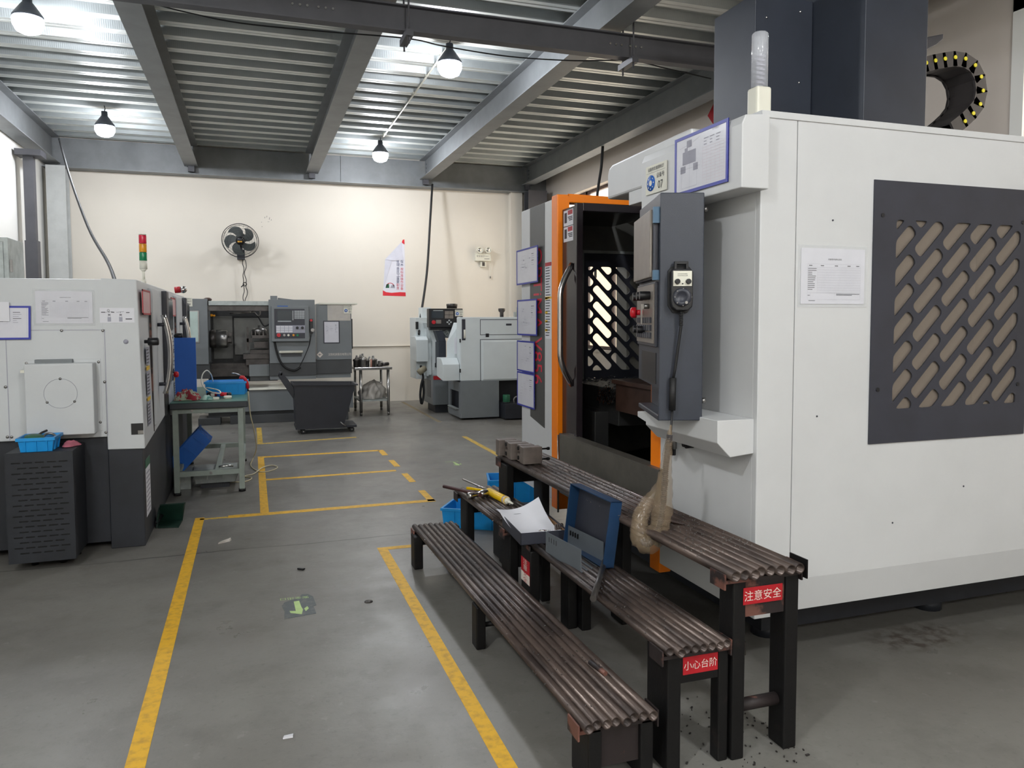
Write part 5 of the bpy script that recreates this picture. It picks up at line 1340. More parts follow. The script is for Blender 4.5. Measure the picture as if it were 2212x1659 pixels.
for k in range(5): x = c.x-.11+.055*k; g('tool_holder', MB().box(x-.01,x+.01,YG+.30,YG+.33,c.z-.06,c.z+.01), M_steel_d, .002)
a = GY(536,735,YG+.3); mb = MB(); mb.box(a.x-.03,a.x+.06,YG+.28,YG+.36,a.z-.03,a.z+.03).box(a.x-.02,a.x+.01,YG+.28,YG+.32,a.z-.15,a.z+.2)
g('steady_arm', mb, M_steel_d, .002)
mb = MB(); mb.frect(538,788,582,812,YG+.18,.4); g('apron_block', mb, M_lathe, .004)
mb = MB(); mb.frect(540,812,582,822,YG+.22,.4); g('apron_skirt', mb, M_lathe_d, .004)
a, b = GY(496,677,YG+.3), GY(542,675,YG+.3); g('work_lamp', MB().tube([a,b],.016,10), M_steel, 0)
g('lamp_hose', MB().tube(spl([b, b+V((.05,0,.0)), b+V((.10,0,-.05)), b+V((.13,0,-.02)), b+V((.13,.1,.05))],5),.009,8), M_steel, 0)
c = GY(457,681,YG+.2); g('amber_knob', MB().sphere(c,.022,10).sphere(c+V((.035,0,-.005)),.018,10), M_or, 0)
a = GY(545,672,YG+.4); g('coolant_hose', MB().tube(spl([a, a+V((.08,0,-.08)), a+V((.16,0,-.22)), a+V((.24,0,-.2))],5),.011,8), M_rubber, 0)
# sliding door with the control panel
yd = YG-.09
mb = MB(); mb.frect(580,647,682,783,yd,.08); dd = g('sliding_door', mb, M_lathe, .005)
mb = MB(); mb.frect(582,783,684,810,yd+.02,.06); build('door_skirt', mb, M_lathe_d, dd, .004)
mb = MB(); mb.frect(583,811,683,818,yd+.04,.06); build('door_sill', mb, M_lathe, dd, .003)
a, b = GY(603,757,yd), GY(654,763,yd)
build('door_handle', MB().tube([(a.x,yd-.03,(a.z+b.z)/2),(b.x,yd-.03,(a.z+b.z)/2)],.019,10), M_ivory, dd)
build('handle_recess', MB().frect(607,764,652,770,yd-.005,.005), M_lathe_d, dd)
yp = yd-.10
mb = MB(); mb.frect(586,661,668,737,yp,.10); cpn = g('control_panel', mb, M_lathe, .005)
def q(name, x0, y0_, x1, y1_, m, d=.004, bev=0): return build(name, MB().frect(x0,y0_,x1,y1_,yp-d,d), m, cpn, bev)
q('panel_recess', 592,667,659,731, M_navy, .002)
q('screen', 598,671,631,692, M_screen, .006)
q('soft_keys', 600,693,629,695, M_key, .005)
mb = MB()
for j in range(8): mb.frect(631.5,671.5+2.6*j,634,673.3+2.6*j,yp-.005,.003)
build('side_keys', mb, M_key, cpn)
mb = MB()
for j in range(5):
    for i in range(6): mb.frect(636+3.7*i,671+3.7*j,639+3.7*i,674+3.7*j,yp-.006,.004)
build('keypad', mb, M_key, cpn)
q('function_plate', 596,703,659,719, M_inkl, .004)
mb = MB()
for j in range(3):
    for i in range(4): mb.frect(597+9*i,704+5*j,605+9*i,708+5*j,yp-.006,.003)
build('function_keys', mb, M_paper, cpn)
for i, (px_, py_, r, m, nm) in enumerate(((642,708,.02,M_black,'dial'),(653,708,.02,M_black,'dial'),(602,724,.028,M_rose,'emergency_stop'),(614,724,.018,M_steel,'button'),(623,724,.016,M_ivory,'button'),(634,724,.016,M_or,'button'),(642.5,724,.017,M_gr,'button'))):
    c = GY(px_,py_,yp); build(nm, MB().cyl((c.x,yp-.002,c.z),(c.x,yp-.03,c.z),r,n=16), m, cpn, .002)
mb = MB(); a = GY(669,689,yp+.05); b = GY(676,720,yp+.05); mb.box(a.x,b.x,yp+.03,yp+.07,b.z,a.z); build('hand_pendant', mb, M_black, cpn, .003)
c = GY(672,692,yp+.03); build('pendant_button', MB().cyl((c.x,yp+.03,c.z),(c.x,yp,c.z),.018,n=12), M_rose, cpn)
c = GY(675,713,yp+.03); build('pendant_wheel', MB().cyl((c.x,yp+.03,c.z),(c.x,yp,c.z),.026,n=14), M_steel, cpn)
a, b = GY(593,738,yd), GY(671,737,yd)
loop1 = spl([GY(593,738,yd-.03), GY(597,757,yd-.03), GY(605,780,yd-.03), GY(618,795,yd-.03), GY(636,800,yd-.03), GY(649,793,yd-.03)],6)
g('loop_cable', MB().tube(loop1,.016,8), M_rubber, 0)
g('thin_cable', MB().tube(spl([GY(672,722,yp), GY(668,745,yd-.03), GY(658,770,yd-.03), GY(648,790,yd-.03)],6),.006,6), M_rubber, 0)
mb = MB(); mb.frect(584,639,599,647,YG+.0,.1); mb.add([GY(600,643,YG+.1),GY(640,648,YG+.1),GY(600,648,YG+.1)],[(0,1,2)]); g('door_top_bracket', mb, M_lathe, 0)
mb = MB(); mb.frect(599,660.5,622,662.2,yp-.002,.002); build('brand_bar', mb, M_boardblue, cpn)
# logo and company name on the right cabinet
c = GY(691,766,YG-.001); s = .047
mb = MB().ngon([(c.x-s,YG-.001,c.z),(c.x,YG-.001,c.z-s),(c.x+s,YG-.001,c.z),(c.x,YG-.001,c.z+s)],0)
mb.ngon([(c.x-s*.45,YG-.0016,c.z),(c.x-s*.1,YG-.0016,c.z-s*.32),(c.x+s*.12,YG-.0016,c.z+s*.0),(c.x-s*.1,YG-.0016,c.z+s*.32)],1)
mb.ngon([(c.x+s*.5,YG-.0016,c.z+s*.1),(c.x+s*.1,YG-.0016,c.z+s*.2),(c.x+s*.15,YG-.0016,c.z-s*.25)],1)
o = GY(709,768.5,YG); mb.text('沈阳机床股份有限公司', (o.x+.0,YG-.001,o.z-.0), (1,0,0), (0,0,1), .040, 0, squash=.8)
g('company_lettering', mb, [M_signwhite, M_lathe], 0, flat=True)
# window in the left cabinet, its lit look put into the pale pane colour
mb = MB(); mb.frect(402,671,431.5,741,YG-.01,.01); g('window_frame', mb, M_steel, .003)
mb = MB(); mb.frect(404,673,428.5,738,YG-.014,.006); g('window_pane', mb, mat('painted_lit_pane', (196,214,208), .12, var=.35, vscale=2.2), 0)
# chip tray and plinth
mb = MB(); a = GY(440,823,YG-.05); b = GY(762,815.5,YG-.05)
mb.box(a.x,b.x,YG-.10,YG+1.0,.485,.50); g('tray_rim', mb, M_ivory, .004)
mb = MB().box(a.x,b.x,YG-.06,YG+1.0,.17,.485); g('chip_tray', mb, M_lathe, .004)
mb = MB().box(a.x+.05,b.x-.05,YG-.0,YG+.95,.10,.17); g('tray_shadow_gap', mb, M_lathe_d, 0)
mb = MB().box(-.32,b.x-.08,YG-.1,YG+.9,.0,.125).box(-.75,-.45,YG-.1,YG+.3,0,.10); g('plinth', mb, M_lathe_d, .004)
mb = MB(); mb.frect(450,800,600,822,YG+.5,.1); g('inner_apron', mb, M_base, 0)
# side trim on its right end
mb = MB(); a = GY(761,690,YG); mb.box(a.x,a.x+.015,YG+.1,YG+.5,1.06,1.52); g('end_guard', mb, M_black, .003)
status_plate((GY(742,658,YG).x, YG-.014, GY(742,677.5,YG).z), (1,0,0), (0,0,1), .125, .12, '01', 'equipment plate numbered 01 at the top right of the grey lathe')
status_plate((GY(389,643,YG).x, YG-.006, GY(389,662,YG).z), (1,0,0), (0,0,1), .16, .125, '04', 'equipment plate numbered 04 at the top left of the grey lathe')
a, b = GY(707,658,YG), GY(757,692.5,YG)
mb = MB(); slab(mb, (a.x,YG-.004,b.z), (1,0,0), (0,0,1), b.x-a.x, a.z-b.z, .003)
sh = SH(mb, (a.x,YG-.004,b.z), (1,0,0), (0,0,1), b.x-a.x, a.z-b.z, .0036)
for k in range(7): sh.line(.06,.2+.09*k,.22,.2+.09*k,.002,1)
sh.line(.5,.22,.8,.22,.003,1)
tag(build('film_sheet', mb, [M_bag, M_inkl], flat=True), 'wrinkled clear film sheet taped on the right cabinet of the grey lathe', 'sheet')
a, b = GY(698,693,YG), GY(734,741.5,YG)
doc('document_sleeve', (a.x, YG-.003, b.z), (1,0,0), (0,0,1), b.x-a.x, a.z-b.z, 'drawing', 'black edged glossy sheet on the right cabinet of the grey lathe', .014, 12, frame=M_navy)
tag(build('brown_glove', MB().sphere((GY(448,642,YG+.15).x,YG+.2,GY(448,644,YG+.15).z-.02),.05,12,sc=(1.2,1,.6)), M_brown), 'brown glove lying on top of the left end of the grey lathe', 'glove')

# ---- black chip cart
ct = thing('chip_cart', (.9,10.5,0), 'black tipping chip cart with bent handle in front of the grey lathe', 'cart')
yc = 10.3; yb_ = 10.8
top = [(.505,yc,.665),(1.30,yc,.64),(1.30,yb_,.64),(.505,yb_,.665)]
bot = [(.53,yc+.02,.085),(1.14,yc+.02,.10),(1.14,yb_-.02,.10),(.53,yb_-.02,.085)]
vs = bot+top+[(x*.985+.012,y+(.015 if y < 10.5 else -.015),z) for x,y,z in top]+[(x,y+(.02 if y < 10.5 else -.02),z+.05) for x,y,z in bot]
fs = [(3,2,1,0)]+[(i,(i+1)%4,4+(i+1)%4,4+i) for i in range(4)]+[(4+i,4+(i+1)%4,8+(i+1)%4,8+i) for i in range(4)]+[(8+i,8+(i+1)%4,12+(i+1)%4,12+i) for i in range(4)]+[(12,13,14,15)]
M_cart = mat('black_cart_paint', (34,36,44), .42, var=.25, vscale=5, bump=.06, bscale=90)
build('hopper', MB().add(vs, fs), M_cart, ct)
mb = MB(); e = .02
mb.hexa([(.485,yc-e,.655),(1.33,yc-e,.63),(1.33,yc,.63),(.485,yc,.655)],[(.485,yc-e,.672),(1.33,yc-e,.647),(1.33,yc,.647),(.485,yc,.672)])
mb.hexa([(.485,yb_,.655),(1.33,yb_,.63),(1.33,yb_+e,.63),(.485,yb_+e,.655)],[(.485,yb_,.672),(1.33,yb_,.647),(1.33,yb_+e,.647),(.485,yb_+e,.672)])
mb.box(.485,.505,yc,yb_,.655,.672).box(1.30,1.33,yc,yb_,.63,.647)
build('rim', mb, M_cart, ct)
mb = MB()
for y in (yc+.06, yb_-.11):
    mb.hexa([(.50,y,.47),(.52,y,.60),(.52,y+.06,.60),(.50,y+.06,.47)],[(.32,y,.76),(.36,y,.835),(.36,y+.06,.835),(.32,y+.06,.76)])
mb.cyl((.35,yc+.06,.80),(.35,yb_-.06,.80),.02,n=12)
build('push_handle', mb, M_cart, ct, .003)
build('chassis', MB().box(.52,1.31,yc+.02,yb_-.02,.066,.10), M_cart, ct, .004)
build('latch', MB().tube([(1.09,yc-.005,.15),(1.12,yc-.01,.12),(1.16,yc-.005,.09)],.009,8), M_steel, ct)
for (x, y) in ((.62,yc+.08),(1.25,yc+.08),(.62,yb_-.1),(1.25,yb_-.1)):
    w_ = build('caster_wheel', MB().cyl((x,y-.018,.034),(x,y+.018,.034),.033,n=18), M_rubber, ct, .004)
    build('hub', MB().cyl((x,y-.021,.034),(x,y+.021,.034),.008,n=10), M_steel, w_)

# ---- stainless side table with tool cups
sx0, sx1, sy0, sy1, sz = 1.50, 2.09, 12.0, 12.82, .765
sb = thing('steel_table', (1.8,12.4,0), 'small stainless steel table with thin round legs by the back wall', 'table')
build('table_top', MB().box(sx0,sx1,sy0,sy1,sz-.045,sz), M_chrome, sb, .008)
for (x, y) in ((1.60,sy0+.05),(2.03,sy0+.05),(1.60,sy1-.06),(2.03,sy1-.06)):
    build('leg', MB().cyl((x,y,.05),(x,y,sz-.045),.024,n=14), M_chrome, sb)
    build('foot', MB().cyl((x,y,0),(x,y,.06),.019,n=12), M_steel, sb)
build('lower_shelf', MB().box(1.58,2.05,sy0+.04,sy1-.05,.22,.245), M_galv, sb, .004)
rnd = random.Random(40)
for i, (x, y, r, h, m) in enumerate(((1.54,12.1,.045,.13,M_steel_d),(1.64,12.08,.05,.14,M_steel),(1.72,12.2,.04,.11,M_steel_d),(1.80,12.08,.035,.12,M_steel_d),(1.60,12.3,.045,.15,M_steel_d),(1.70,12.42,.045,.14,M_steel),(1.84,12.28,.05,.12,M_steel))):
    t = thing('tool_cup', (x,y,sz), 'dark metal tool holder cup standing on the stainless table', 'tool holder', 'tool holder cups on the stainless table')
    build('cup', MB().lathe((x,y,sz),[(r*.9,0),(r,.01),(r,h*.7),(r*1.15,h*.72),(r*1.15,h*.9),(r*.8,h),(r*.6,h),(r*.55,h*.6),(0,h*.6)],18), m, t)
    build('insert', MB().cyl((x,y,sz+h*.6),(x+rnd.uniform(-.02,.05),y,sz+h+rnd.uniform(.02,.06)),r*.35,n=10), M_steel, t)
tag(build('red_stick', MB().cyl((1.765,12.05,sz),(1.765,12.05,sz+.12),.014,n=10), mat('rose_copper', (190,140,124),.4)), 'thin copper pink cylinder among the cups on the stainless table', 'cylinder')
tag(build('collet', MB().lathe((1.90,12.1,sz),[(.04,0),(.04,.03),(.02,.05),(.02,.09),(0,.09)],16), M_steel_d), 'low flanged collet right of the cups on the stainless table', 'collet')
tag(build('white_cloth', MB().box(1.86,1.99,12.3,12.5,sz,sz+.09), M_bag, None, .02), 'folded white cloth behind the collet on the stainless table', 'cloth')
tag(build('tool_shank', MB().cyl((1.95,12.15,sz+.03),(2.06,12.2,sz+.035),.028,n=12), M_steel_d), 'dark tool shank lying at the right end of the stainless table', 'tool')
def bagf(u, v):
    a = 2*PI*u; th = PI*v*.5; k = 1+.22*math.sin(3*a+1)+.14*math.sin(7*a+6*v)+.10*math.sin(11*a-9*v)
    return V((1.81+.19*k*math.cos(a)*math.cos(th)**.6+.05*v, 12.4+.2*k*math.sin(a)*math.cos(th)**.6, .247+.24*math.sin(th)*(1+.12*math.sin(5*a+4))+(.0 if v < .99 else .03)))
tag(build('white_bag', MB().grid(bagf, 40, 16), M_bag), 'crumpled white bag on the lower shelf of the stainless table', 'bag')

# ---- small white gang lathe (plate 05)
wl = thing('white_lathe', (3.4,11.8,0), 'small white lathe on grey base in the far right corner, numbered 05', 'machine')
def h(name, mb, m, bev=.004, **k): return build(name, mb, m, wl, bev, **k)
Y1 = 11.0
h('main_body', MB().box(2.936,4.6,Y1,Y1+.22,.585,1.54), M_cool, .012)
h('rear_body', MB().box(3.4,4.6,Y1+.22,12.7,.585,1.52), M_cool, .012)
mb = MB(); s = .008
def seam(x0,y0_,x1,y1_):
    a, b = GY(x0,y0_,Y1-.001), GY(x1,y1_,Y1-.001)
    for qd in ((a.x,b.x,a.z-s,a.z),(a.x,b.x,b.z,b.z+s),(a.x,a.x+s,b.z,a.z)): mb.box(qd[0],qd[1],Y1-.002,Y1,qd[2],qd[3])
seam(1037,690,1135,723); seam(1037,733,1135,820)
h('panel_seams', mb, M_navy, 0)
mb = MB(); a, b = GY(1044,739,Y1-.02), GY(1130,817,Y1-.02); mb.hexa([(a.x-.03,Y1,b.z-.03),(4.3,Y1,b.z-.03),(4.3,Y1-.02,b.z),(a.x,Y1-.02,b.z)],[(a.x-.03,Y1,a.z+.03),(4.3,Y1,a.z+.03),(4.3,Y1-.02,a.z),(a.x,Y1-.02,a.z)])
h('raised_door', mb, M_cool, .004)
a, b = GY(1093,699,Y1), GY(1105,703,Y1); h('slot_handle', MB().box(a.x,b.x,Y1-.006,Y1,b.z,a.z), M_navy, .004)
a, b = GY(1049,720.5,Y1), GY(1056,728,Y1); h('latch', MB().box(a.x,b.x,Y1-.008,Y1,b.z,a.z), M_black, .002)
a, b = GY(997.5,689.5,Y1), GY(1005.5,735,Y1); h('bottle_pocket', MB().box(a.x,b.x,Y1-.004,Y1,b.z,a.z), M_navy, .01)
a = GY(1003,712,Y1); b = GY(1003,731,Y1)
h('pocket_bottle', MB().cyl((a.x,Y1-.012,b.z),(a.x,Y1-.012,a.z),.014,n=10), M_ivory, 0)
for (px_, py_) in ((994,736),(994,801)):
    a, b = GY(px_-1,py_-4,Y1-.02), GY(px_+1.5,py_+4,Y1-.02); h('door_hinge', MB().box(a.x,b.x,Y1-.02,Y1,b.z,a.z), M_black, .002)
# sloping white wing left of the body
def fr(x0,y0_,x1,y1_,Y,d): return MB().frect(x0,y0_,x1,y1_,Y,d)
pts = [GY(995,697,Y1+.25), GY(980,697,Y1+.35), GY(965,740,Y1+.35), GY(965,775,Y1+.35), GY(995,775,Y1+.25)]
mb = MB().hexa([V((p.x,p.y,p.z)) for p in pts], [V((p.x+.02,p.y+.06,p.z)) for p in pts]); h('white_wing', mb, M_cool, .006)
mb = MB(); a, b = GY(980,729,Y1+.28), GY(992,764,Y1+.28)
slab(mb, (a.x,Y1+.236,b.z),(1,0,0),(0,0,1),b.x-a.x,a.z-b.z,.004); h('instruction_plate', mb, M_paper, 0)
# white chip box with chamfered top
a, b = GY(953,774,Y1+.15), GY(995,818,Y1+.15)
h('side_box', MB().prism([(Y1+.05,b.z-.02),(Y1+.45,b.z+.03),(Y1+.45,a.z),(Y1+.17,a.z),(Y1+.05,a.z-.09)],'x',a.x,2.93), M_cool, .006)
# grey recessed channel
pts = [GY(941,714,12.0), GY(957,714,12.0), GY(964,739,12.0), GY(949,739,12.0)]
mb = MB().hexa(pts, [p+V((0,.3,0)) for p in pts]); mb.frect(948,739,964,795,11.95,.3); h('grey_channel', mb, M_navy2, .004)
mb = fr(955,708,975,730,12.1,.2); h('hose_recess', mb, M_lathe, 0)
mb = MB()
for k in range(3): mb.ring(GY(962+2*k,716+3*k,12.08),.035,.009,(.2,-1,.3),18,6)
h('coiled_hoses', mb, M_galv, 0)
# left white column pieces
pts = [GY(920,697,12.2), GY(928,697,12.2), GY(949,738,12.2), GY(949,800,12.2), GY(934,800,12.2), GY(934,738,12.2)]
h('slanted_guard', MB().hexa(pts, [p+V((0,.35,0)) for p in pts]), M_cool, .006)
mb = fr(898,686,930,818,12.45,.5); h('left_column', mb, M_cool, .006)
mb = fr(912,664,931,700,12.6,.3); h('column_top', mb, M_cool, .004)
a, b = GY(895,727,12.3), GY(921,780,12.3); h('cable_box', MB().prism([(12.15,b.z),(12.6,b.z+.03),(12.6,a.z),(12.25,a.z),(12.15,a.z-.05)],'x',a.x,b.x), M_cool, .006)
mb = fr(921,710,934,812,12.3,.3); h('white_post', mb, M_cool, .004)
mb = fr(934,800,955,829,12.2,.4); h('white_foot', mb, M_cool, .004)
mb = fr(940,784,950,793,12.18,.03); h('socket_panel', mb, M_black, .002)
mb = fr(898.5,695,904,711,12.4,.05); h('isolator', mb, M_black, .003)
# control panel
ccn = h('control_panel', fr(926.5,666.5,1000,707,11.9,.16), M_black, .008)
mb = fr(929,707,980,713,11.98,.1); build('panel_base', mb, M_black, ccn, .004)
build('screen', fr(932,672,958,687,11.895,.005), M_screen, ccn)
build('screen_strip', fr(936,670,957,671.5,11.892,.006), M_key, ccn)
mb = MB()
for i in range(2):
    for j in range(2): mb.frect(961+9.5*i,672+8.5*j,970+9.3*i,679.5+8.5*j,11.89,.01)
build('keypads', mb, M_keyg, ccn)
c = GY(936,696,11.9); build('emergency_stop', MB().cyl((c.x,11.9,c.z),(c.x,11.86,c.z),.03,n=16), M_rose, ccn)
c2 = GY(942,695,11.9); build('button_plate', fr(942,691,953,699,11.892,.008), M_keyg, ccn)
c = GY(970,696,11.9); mb = MB()
for dx, dz in ((.028,0),(-.028,0),(0,.028),(0,-.028)): mb.box(c.x+dx-.013,c.x+dx+.013,11.885,11.9,c.z+dz-.011,c.z+dz+.011)
build('arrow_keys', mb, M_key, ccn)
c = GY(990,689,11.9); build('handwheel', MB().cyl((c.x,11.9,c.z),(c.x,11.85,c.z),.038,n=18), M_chrome, ccn)
a, b = GY(983,669,11.88), GY(1001,683,11.88)
status_plate((a.x,11.885,b.z), (1,0,0), (0,0,1), b.x-a.x, a.z-b.z, '05', 'equipment plate numbered 05 on the control panel of the small white lathe')
# base: grey cabinet, front bin, dark plinth
bxg = MB().box(2.74,3.06,12.0,12.68,.13,.60); gb = h('grey_cabinet', bxg, M_lathe, .006)
build('red_band', MB().box(2.75,3.065,11.99,12.0,.54,.60), M_signred, gb)
mb = MB()
for k in range(16): mb.box(2.737,2.74,12.15,12.42,.24+.018*k,.249+.018*k)
build('louvres', mb, M_navy, gb)
build('cabinet_foot', MB().box(2.79,3.0,12.06,12.6,0,.13), M_base, gb)
mb = MB()
mb.box(2.93,3.53,Y1-.02,Y1+.02,.03,.585).box(2.93,2.95,Y1+.02,Y1+.10,.03,.56).box(2.93,2.95,Y1+.62,Y1+.75,.03,.56).box(2.93,2.95,Y1+.10,Y1+.62,.42,.56).box(2.93,2.95,Y1+.10,Y1+.62,.03,.16).box(2.94,3.5,Y1+.02,Y1+.75,.03,.06)
h('front_bin', mb, M_lathe, .004)
h('bin_lip', MB().box(2.88,2.935,Y1+.12,Y1+.60,.155,.17), M_galv, .002)
h('plinth', MB().box(3.0,4.5,Y1+.30,12.6,.09,.60).box(3.2,3.6,Y1+.1,12.0,.0,.09).box(4.0,4.4,Y1+.1,12,.0,.09), M_base, 0)
h('coolant_tank', MB().box(3.55,3.95,Y1-.25,Y1+.25,.02,.245), M_base, .004)
pm = thing('coolant_pump', (3.62,10.95,.245), 'small green coolant pump on the dark tank under the white lathe', 'pump')
build('motor', MB().cyl((3.62,10.9,.26),(3.62,10.9,.37),.055,n=18), M_green, pm, .006)
build('flange', MB().cyl((3.62,10.9,.245),(3.62,10.9,.262),.06,n=18), M_black, pm)
build('outlet_pipe', MB().tube(spl([(3.74,10.9,.245),(3.74,10.9,.30),(3.79,10.9,.335),(3.95,10.9,.34),(4.2,10.9,.31)],5),.014,8), M_steel, pm)
tag(build('wood_block', MB().box(3.9,4.5,Y1-.35,Y1-.25,.0,.10), mat('pale_wood', (196,160,140), .7, var=.2)), 'pale wooden beam on the floor beside the dark coolant tank', 'wood')
tag(build('round_chuck', MB().lathe((GY(976,660,12).x,12.0,GY(976,666,11.95).z),[(.085,0),(.085,.03),(.09,.035),(.09,.07),(.05,.075),(0,.07)],22), M_steel_d), 'round dark chuck lying on the control panel of the small white lathe', 'chuck')
c = GY(1086,685,11.2); tag(build('steel_plug', MB().lathe((c.x,11.25,1.54),[(.03,0),(.03,.07),(.05,.09),(.055,.12),(.05,.135),(0,.135)],18), M_steel_d), 'dark T shaped steel plug standing on the roof of the small white lathe', 'plug')
c = GY(1111,680,11.3); tag(build('roof_post', MB().box(c.x,c.x+.04,11.3,11.34,1.54,1.62).box(c.x+.05,c.x+.06,11.3,11.34,1.54,1.69), M_galv), 'pale metal bracket standing on the roof of the white lathe near the sleeves', 'bracket')
hp = spl([GY(909,790,12.2), GY(911,802,12.15), GY(914,815,12.1), GY(910,832,12.1), GY(908,855,12.1), GY(911,872,12.1), GY(915,850,12.12), GY(914,822,12.12)],6)
tag(build('cable_bundle', MB().tube(hp,.02,8), M_rubber), 'black cable bundle looping down the left end of the small white lathe', 'cable')
tag(build('tan_hose', MB().tube([GY(904,806,12.05),GY(910,801,12.05),GY(917,796,12.1)],.05,10), mat('tan_hose', (140,132,110), .6)), 'short thick tan hose wrapped beside the white lathe cabinet', 'hose')

# ---- wall things
# fan
fc = GY(519,520,13.62); fn = thing('wall_fan', (fc.x,13.9,fc.z), 'black wall fan with five blades high on the back wall', 'fan')
ax = V((-.10,-1,-.42)).normalized(); TF = Matrix.Translation(fc) @ ax.to_track_quat('Z','Y').to_matrix().to_4x4()
M_fan = mat('fan_grey_blade', (84,88,88), .4, var=.1)
mb = MB(TF)
for k in range(5):
    a0 = 2*PI*k/5+.35
    def bl(u, v, a0=a0):
        r = .07+.185*u; a = a0+(v-.5)*(1.05-.15*u)+.45*u*u; rr = r*(1-.10*(2*v-1)**2*u)
        return V((rr*math.cos(a), rr*math.sin(a), .03*(v-.5)))
    mb.grid(bl, 8, 8)
bl_o = build('blades', mb, M_fan, fn)
build('hub', MB(TF).lathe((0,0,-.03),[(.06,0),(.072,.02),(.072,.05),(.06,.075),(0,.08)],24), M_black, fn)
mb = MB(TF).box(-.038,-.006,-.012,.012,.0495,.052).box(.0,.034,-.010,.010,.0495,.052)
build('badge', mb, mat('amber_badge', (226,170,70), .4), fn, flat=True)
mb = MB(TF); R0 = .292
mb.ring((0,0,.0), R0, .006, (0,0,1), 48, 6).ring((0,0,.045), R0*.93, .003, (0,0,1), 48, 5).ring((0,0,-.05), R0*.9, .003, (0,0,1), 48, 5)
for q_ in (.8,.66,.52): mb.ring((0,0,.06), R0*q_, .0016, (0,0,1), 40, 4)
for k in range(24):
    a = 2*PI*k/24; ca, sa = math.cos(a), math.sin(a)
    mb.tube([(R0*.2*ca,R0*.2*sa,.07),(R0*.6*ca,R0*.6*sa,.066),(R0*.93*ca,R0*.93*sa,.045),(R0*ca,R0*sa,0)], .0008, 4, cap=False)
    mb.tube([(R0*ca,R0*sa,0),(R0*.9*ca,R0*.9*sa,-.05),(R0*.4*ca,R0*.4*sa,-.08),(R0*.2*ca,R0*.2*sa,-.08)], .0008, 4, cap=False)
build('cage', mb, M_black, fn)
build('motor', MB(TF).lathe((0,0,-.2),[(0,0),(.07,.005),(.085,.03),(.085,.12),(.05,.15)],20), M_black, fn)
a, b = GY(512,539,13.97), GY(529,561,13.97)
build('wall_bracket', MB().box(a.x,b.x,13.93,14.05,b.z,a.z).box((a.x+b.x)/2-.03,(a.x+b.x)/2+.03,13.78,13.95,a.z-.05,a.z+.02), M_navy, fn, .006)
build('neck', MB().tube([((a.x+b.x)/2,13.86,a.z-.03),((a.x+b.x)/2,13.80,a.z+.12),tuple(fc-ax*.12)], .03, 10), M_black, fn)
mb = MB()
for off, seed in ((0,1),(.035,2)):
    rnd = random.Random(seed); zt_, x_ = b.z, b.x-.03+off; P_ = [(x_,13.95,zt_)]
    for k in range(1,12): P_.append((x_+rnd.uniform(-.014,.014)+(.03 if off and k > 7 else 0)*math.sin(k), 13.95, zt_-.068*k))
    mb.tube(spl(P_,4), .006, 6)
mb.ring((b.x-.01,13.95,b.z-.42),.03,.007,(0.3,1,0),16,6).tube([(b.x-.02,13.95,b.z-.42),(b.x-.07,13.94,b.z-.47)],.009,6)
build('pull_cords', mb, M_rubber, fn)
# poster
yw = YB-.003
def W(px_, py_, k=0): p = GY(px_, py_, yw-k*.001); return V((p.x, yw-k*.001, p.z))
ps = thing('safety_poster', W(852,640), 'white and red safety poster with a torn folded corner on the back wall', 'poster')
mb = MB().ngon([W(827,638.5),W(876.5,640),W(874.5,560),W(873,520),W(868,522),W(869,545),W(832,560)],0)
build('sheet', mb, mat('poster_white', (226,226,236), .3, var=.03), ps, flat=True)
mb = MB(); A = [W(868,522,6),W(869.5,549,4),W(872,562,4),W(848,563,14),W(832,560,8)]
mb.ngon([A[4],A[3],A[2],A[1],A[0]][::-1],0); mb.ngon([W(832,560,8),W(846,564,14),W(830,618,3)][::-1],0)
build('folded_corner', mb, mat('poster_back', (214,214,226), .35), ps, flat=True)
mb = MB().ngon([W(827,627,1),W(834,631,1),W(846,632.5,1),W(864,631,1),W(876,631.5,1),W(876.5,640,1),W(827,638.5,1)],0)
mb.ngon([W(868,523,7),W(870,518,7),W(873.5,517,7),W(873.8,528,7),W(869,525,7)],0)
build('red_band', mb, mat('poster_red', (222,44,58), .35), ps, flat=True)
mb = MB(); hz = .053
for (col, s, cut, x0, y0_) in ((0,'保养按标准操作设备',2,865,568.5),(1,'管理是员工重要职责',7,856.5,568)):
    for i, ch in enumerate(s):
        yy = y0_+7.05*i+(1.5 if i >= 2 else 0)
        mi = (0 if i < cut else 1)
        p = W(x0, yy, 2); mb.text(ch, p, (1,0,0), (0,0,1), hz, mi)
build('lettering', mb, [mat('poster_blue_ink', (56,66,110), .5), mat('poster_red_ink', (206,60,84), .5)], ps, flat=True)
mb = MB()
a = W(843,619,2)
for k in range(13):
    q1, q2 = PI*k/12, PI*(k+1)/12
    if k < 12: mb.quad(a+V((.06*math.cos(q1),0,.06*math.sin(q1))),a+V((.075*math.cos(q1),0,.07*math.sin(q1))),a+V((.075*math.cos(q2),0,.07*math.sin(q2))),a+V((.06*math.cos(q2),0,.06*math.sin(q2))),0)
mb.ngon([W(833,622,2),W(841,622,2),W(840,613,2),W(835,614,2)],1); mb.ngon([W(843,622,2),W(853,622.5,2),W(852,615,2),W(846,616,2)],2)
build('picture', mb, [M_rose, M_green, M_inkl], ps, flat=True)
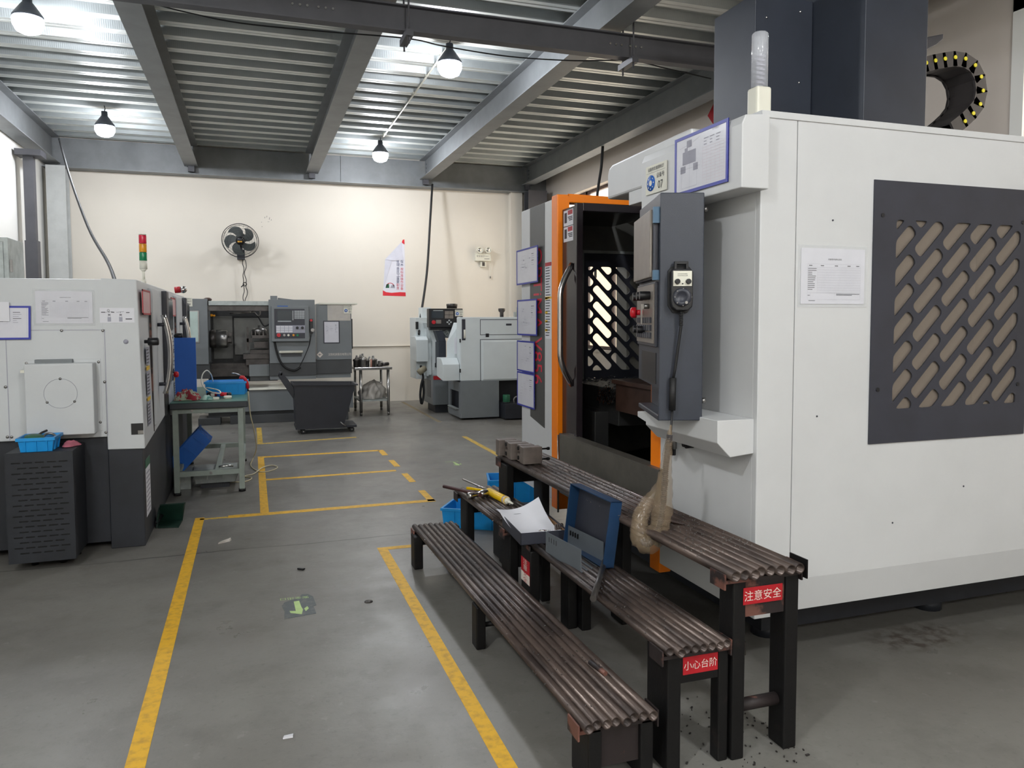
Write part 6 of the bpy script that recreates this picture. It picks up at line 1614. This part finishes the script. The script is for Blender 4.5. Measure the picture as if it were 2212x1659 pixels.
# emergency light
el = thing('emergency_light', W(1043,557), 'white emergency light with two round lamps on the back wall', 'emergency light')
a, b = GY(1027,547,13.97), GY(1060,564,13.97)
mb = MB().box(a.x,b.x,13.96,14.05,b.z,a.z, 0)
mb.text('安全出口', (a.x+.02,13.959,a.z-.07), (1,0,0), (0,0,1), .035, 1).text('Emergency', ((a.x+b.x)/2+.02,13.959,a.z-.06), (1,0,0), (0,0,1), .018, 1)
mb.box((a.x+b.x)/2+.02,b.x-.03,13.958,13.96,b.z+.035,b.z+.042,1)
build('housing', mb, [M_ivory, M_ink], el, 0)
for px_ in (1035, 1053):
    c = GY(px_, 540, 13.97)
    hd = build('lamp_head', MB().lathe((c.x,13.99,c.z),[(.03,0),(.062,.03),(.066,.07),(.06,.085),(.05,.086),(.045,.075),(0,.07)],22,(0,-1,-.1)), M_ivory, el)
    build('lens', MB().lathe((c.x,13.92,c.z-.005),[(.046,0),(.03,.008),(0,.012)],18,(0,-1,-.1)), M_chrome, hd)
    build('stem', MB().cyl((c.x,13.99,a.z-.01),(c.x,13.99,c.z-.03),.012,n=8), M_ivory, el)
a2_, b2_ = GY(1038,565,14.0), GY(1050,577,14.0)
build('test_box', MB().box(a2_.x,b2_.x,13.99,14.05,b2_.z,a2_.z), M_ivory, el, .004)
build('test_screen', MB().box(a2_.x+.03,b2_.x-.03,13.985,13.99,b2_.z+.02,a2_.z-.01), M_steel_d, el)
p = GY(1060,566,14.0); build('cord', MB().tube([(p.x,14.0,p.z),(p.x,14.02,p.z-.25),(p.x-.003,14.02,p.z-.28)], .004, 6), M_ivory, el)
build('cord_plug', MB().cyl((p.x-.003,14.02,p.z-.27),(p.x-.003,14.02,p.z-.31),.012,n=8), M_steel, el)
# conduit on the wall
a, b = GY(758,746,YB-.02), GY(897,748,YB-.02)
mb = MB().tube([(a.x-.1,YB-.016,1.025),(b.x+.1,YB-.016,1.025)],.013,8)
tag(build('wall_pipe', mb, M_wall), 'thin cream pipe along the back wall behind the stainless table', 'pipe')
# greasy hand print on the wall
mb = MB()
for (x, y, w_, hh) in ((572,470,.6,2.0),(576.5,468,.6,2.3),(582,472,.7,3.2),(586,475,.6,2),(565,480,.8,.7),(566,489.5,1,.7),(580,479,2.4,.4)):
    c = W(x,y,0); sc = 14/1650*.93; mb.ngon([c+V((w_*sc*math.cos(t*PI/4),0,hh*sc*math.sin(t*PI/4)))+V((hh*sc*.2*math.sin(t*PI/4),0,0)) for t in range(8)],0)
tag(build('hand_print', mb, mat('greasy_grey', (150,146,138), .8, var=.3, vscale=40), flat=True), 'greasy grey hand print on the back wall above the fan', 'stain')
# ------------------------------------------------------------------ world and view
w = bpy.data.worlds.new('daylight'); S.world = w; w.use_nodes = True
bg = w.node_tree.nodes['Background']; bg.inputs['Color'].default_value = (1.0, .90, .76, 1); bg.inputs['Strength'].default_value = WORLD
S.view_settings.view_transform = 'Standard'; S.view_settings.look = 'None'; S.view_settings.exposure = EXPO; S.view_settings.gamma = 1
S.view_settings.use_curve_mapping = False
S.cycles.use_denoising = True
S.cycles.max_bounces = 8; S.cycles.diffuse_bounces = 5; S.cycles.transparent_max_bounces = 12
S.cycles.sample_clamp_indirect = 6
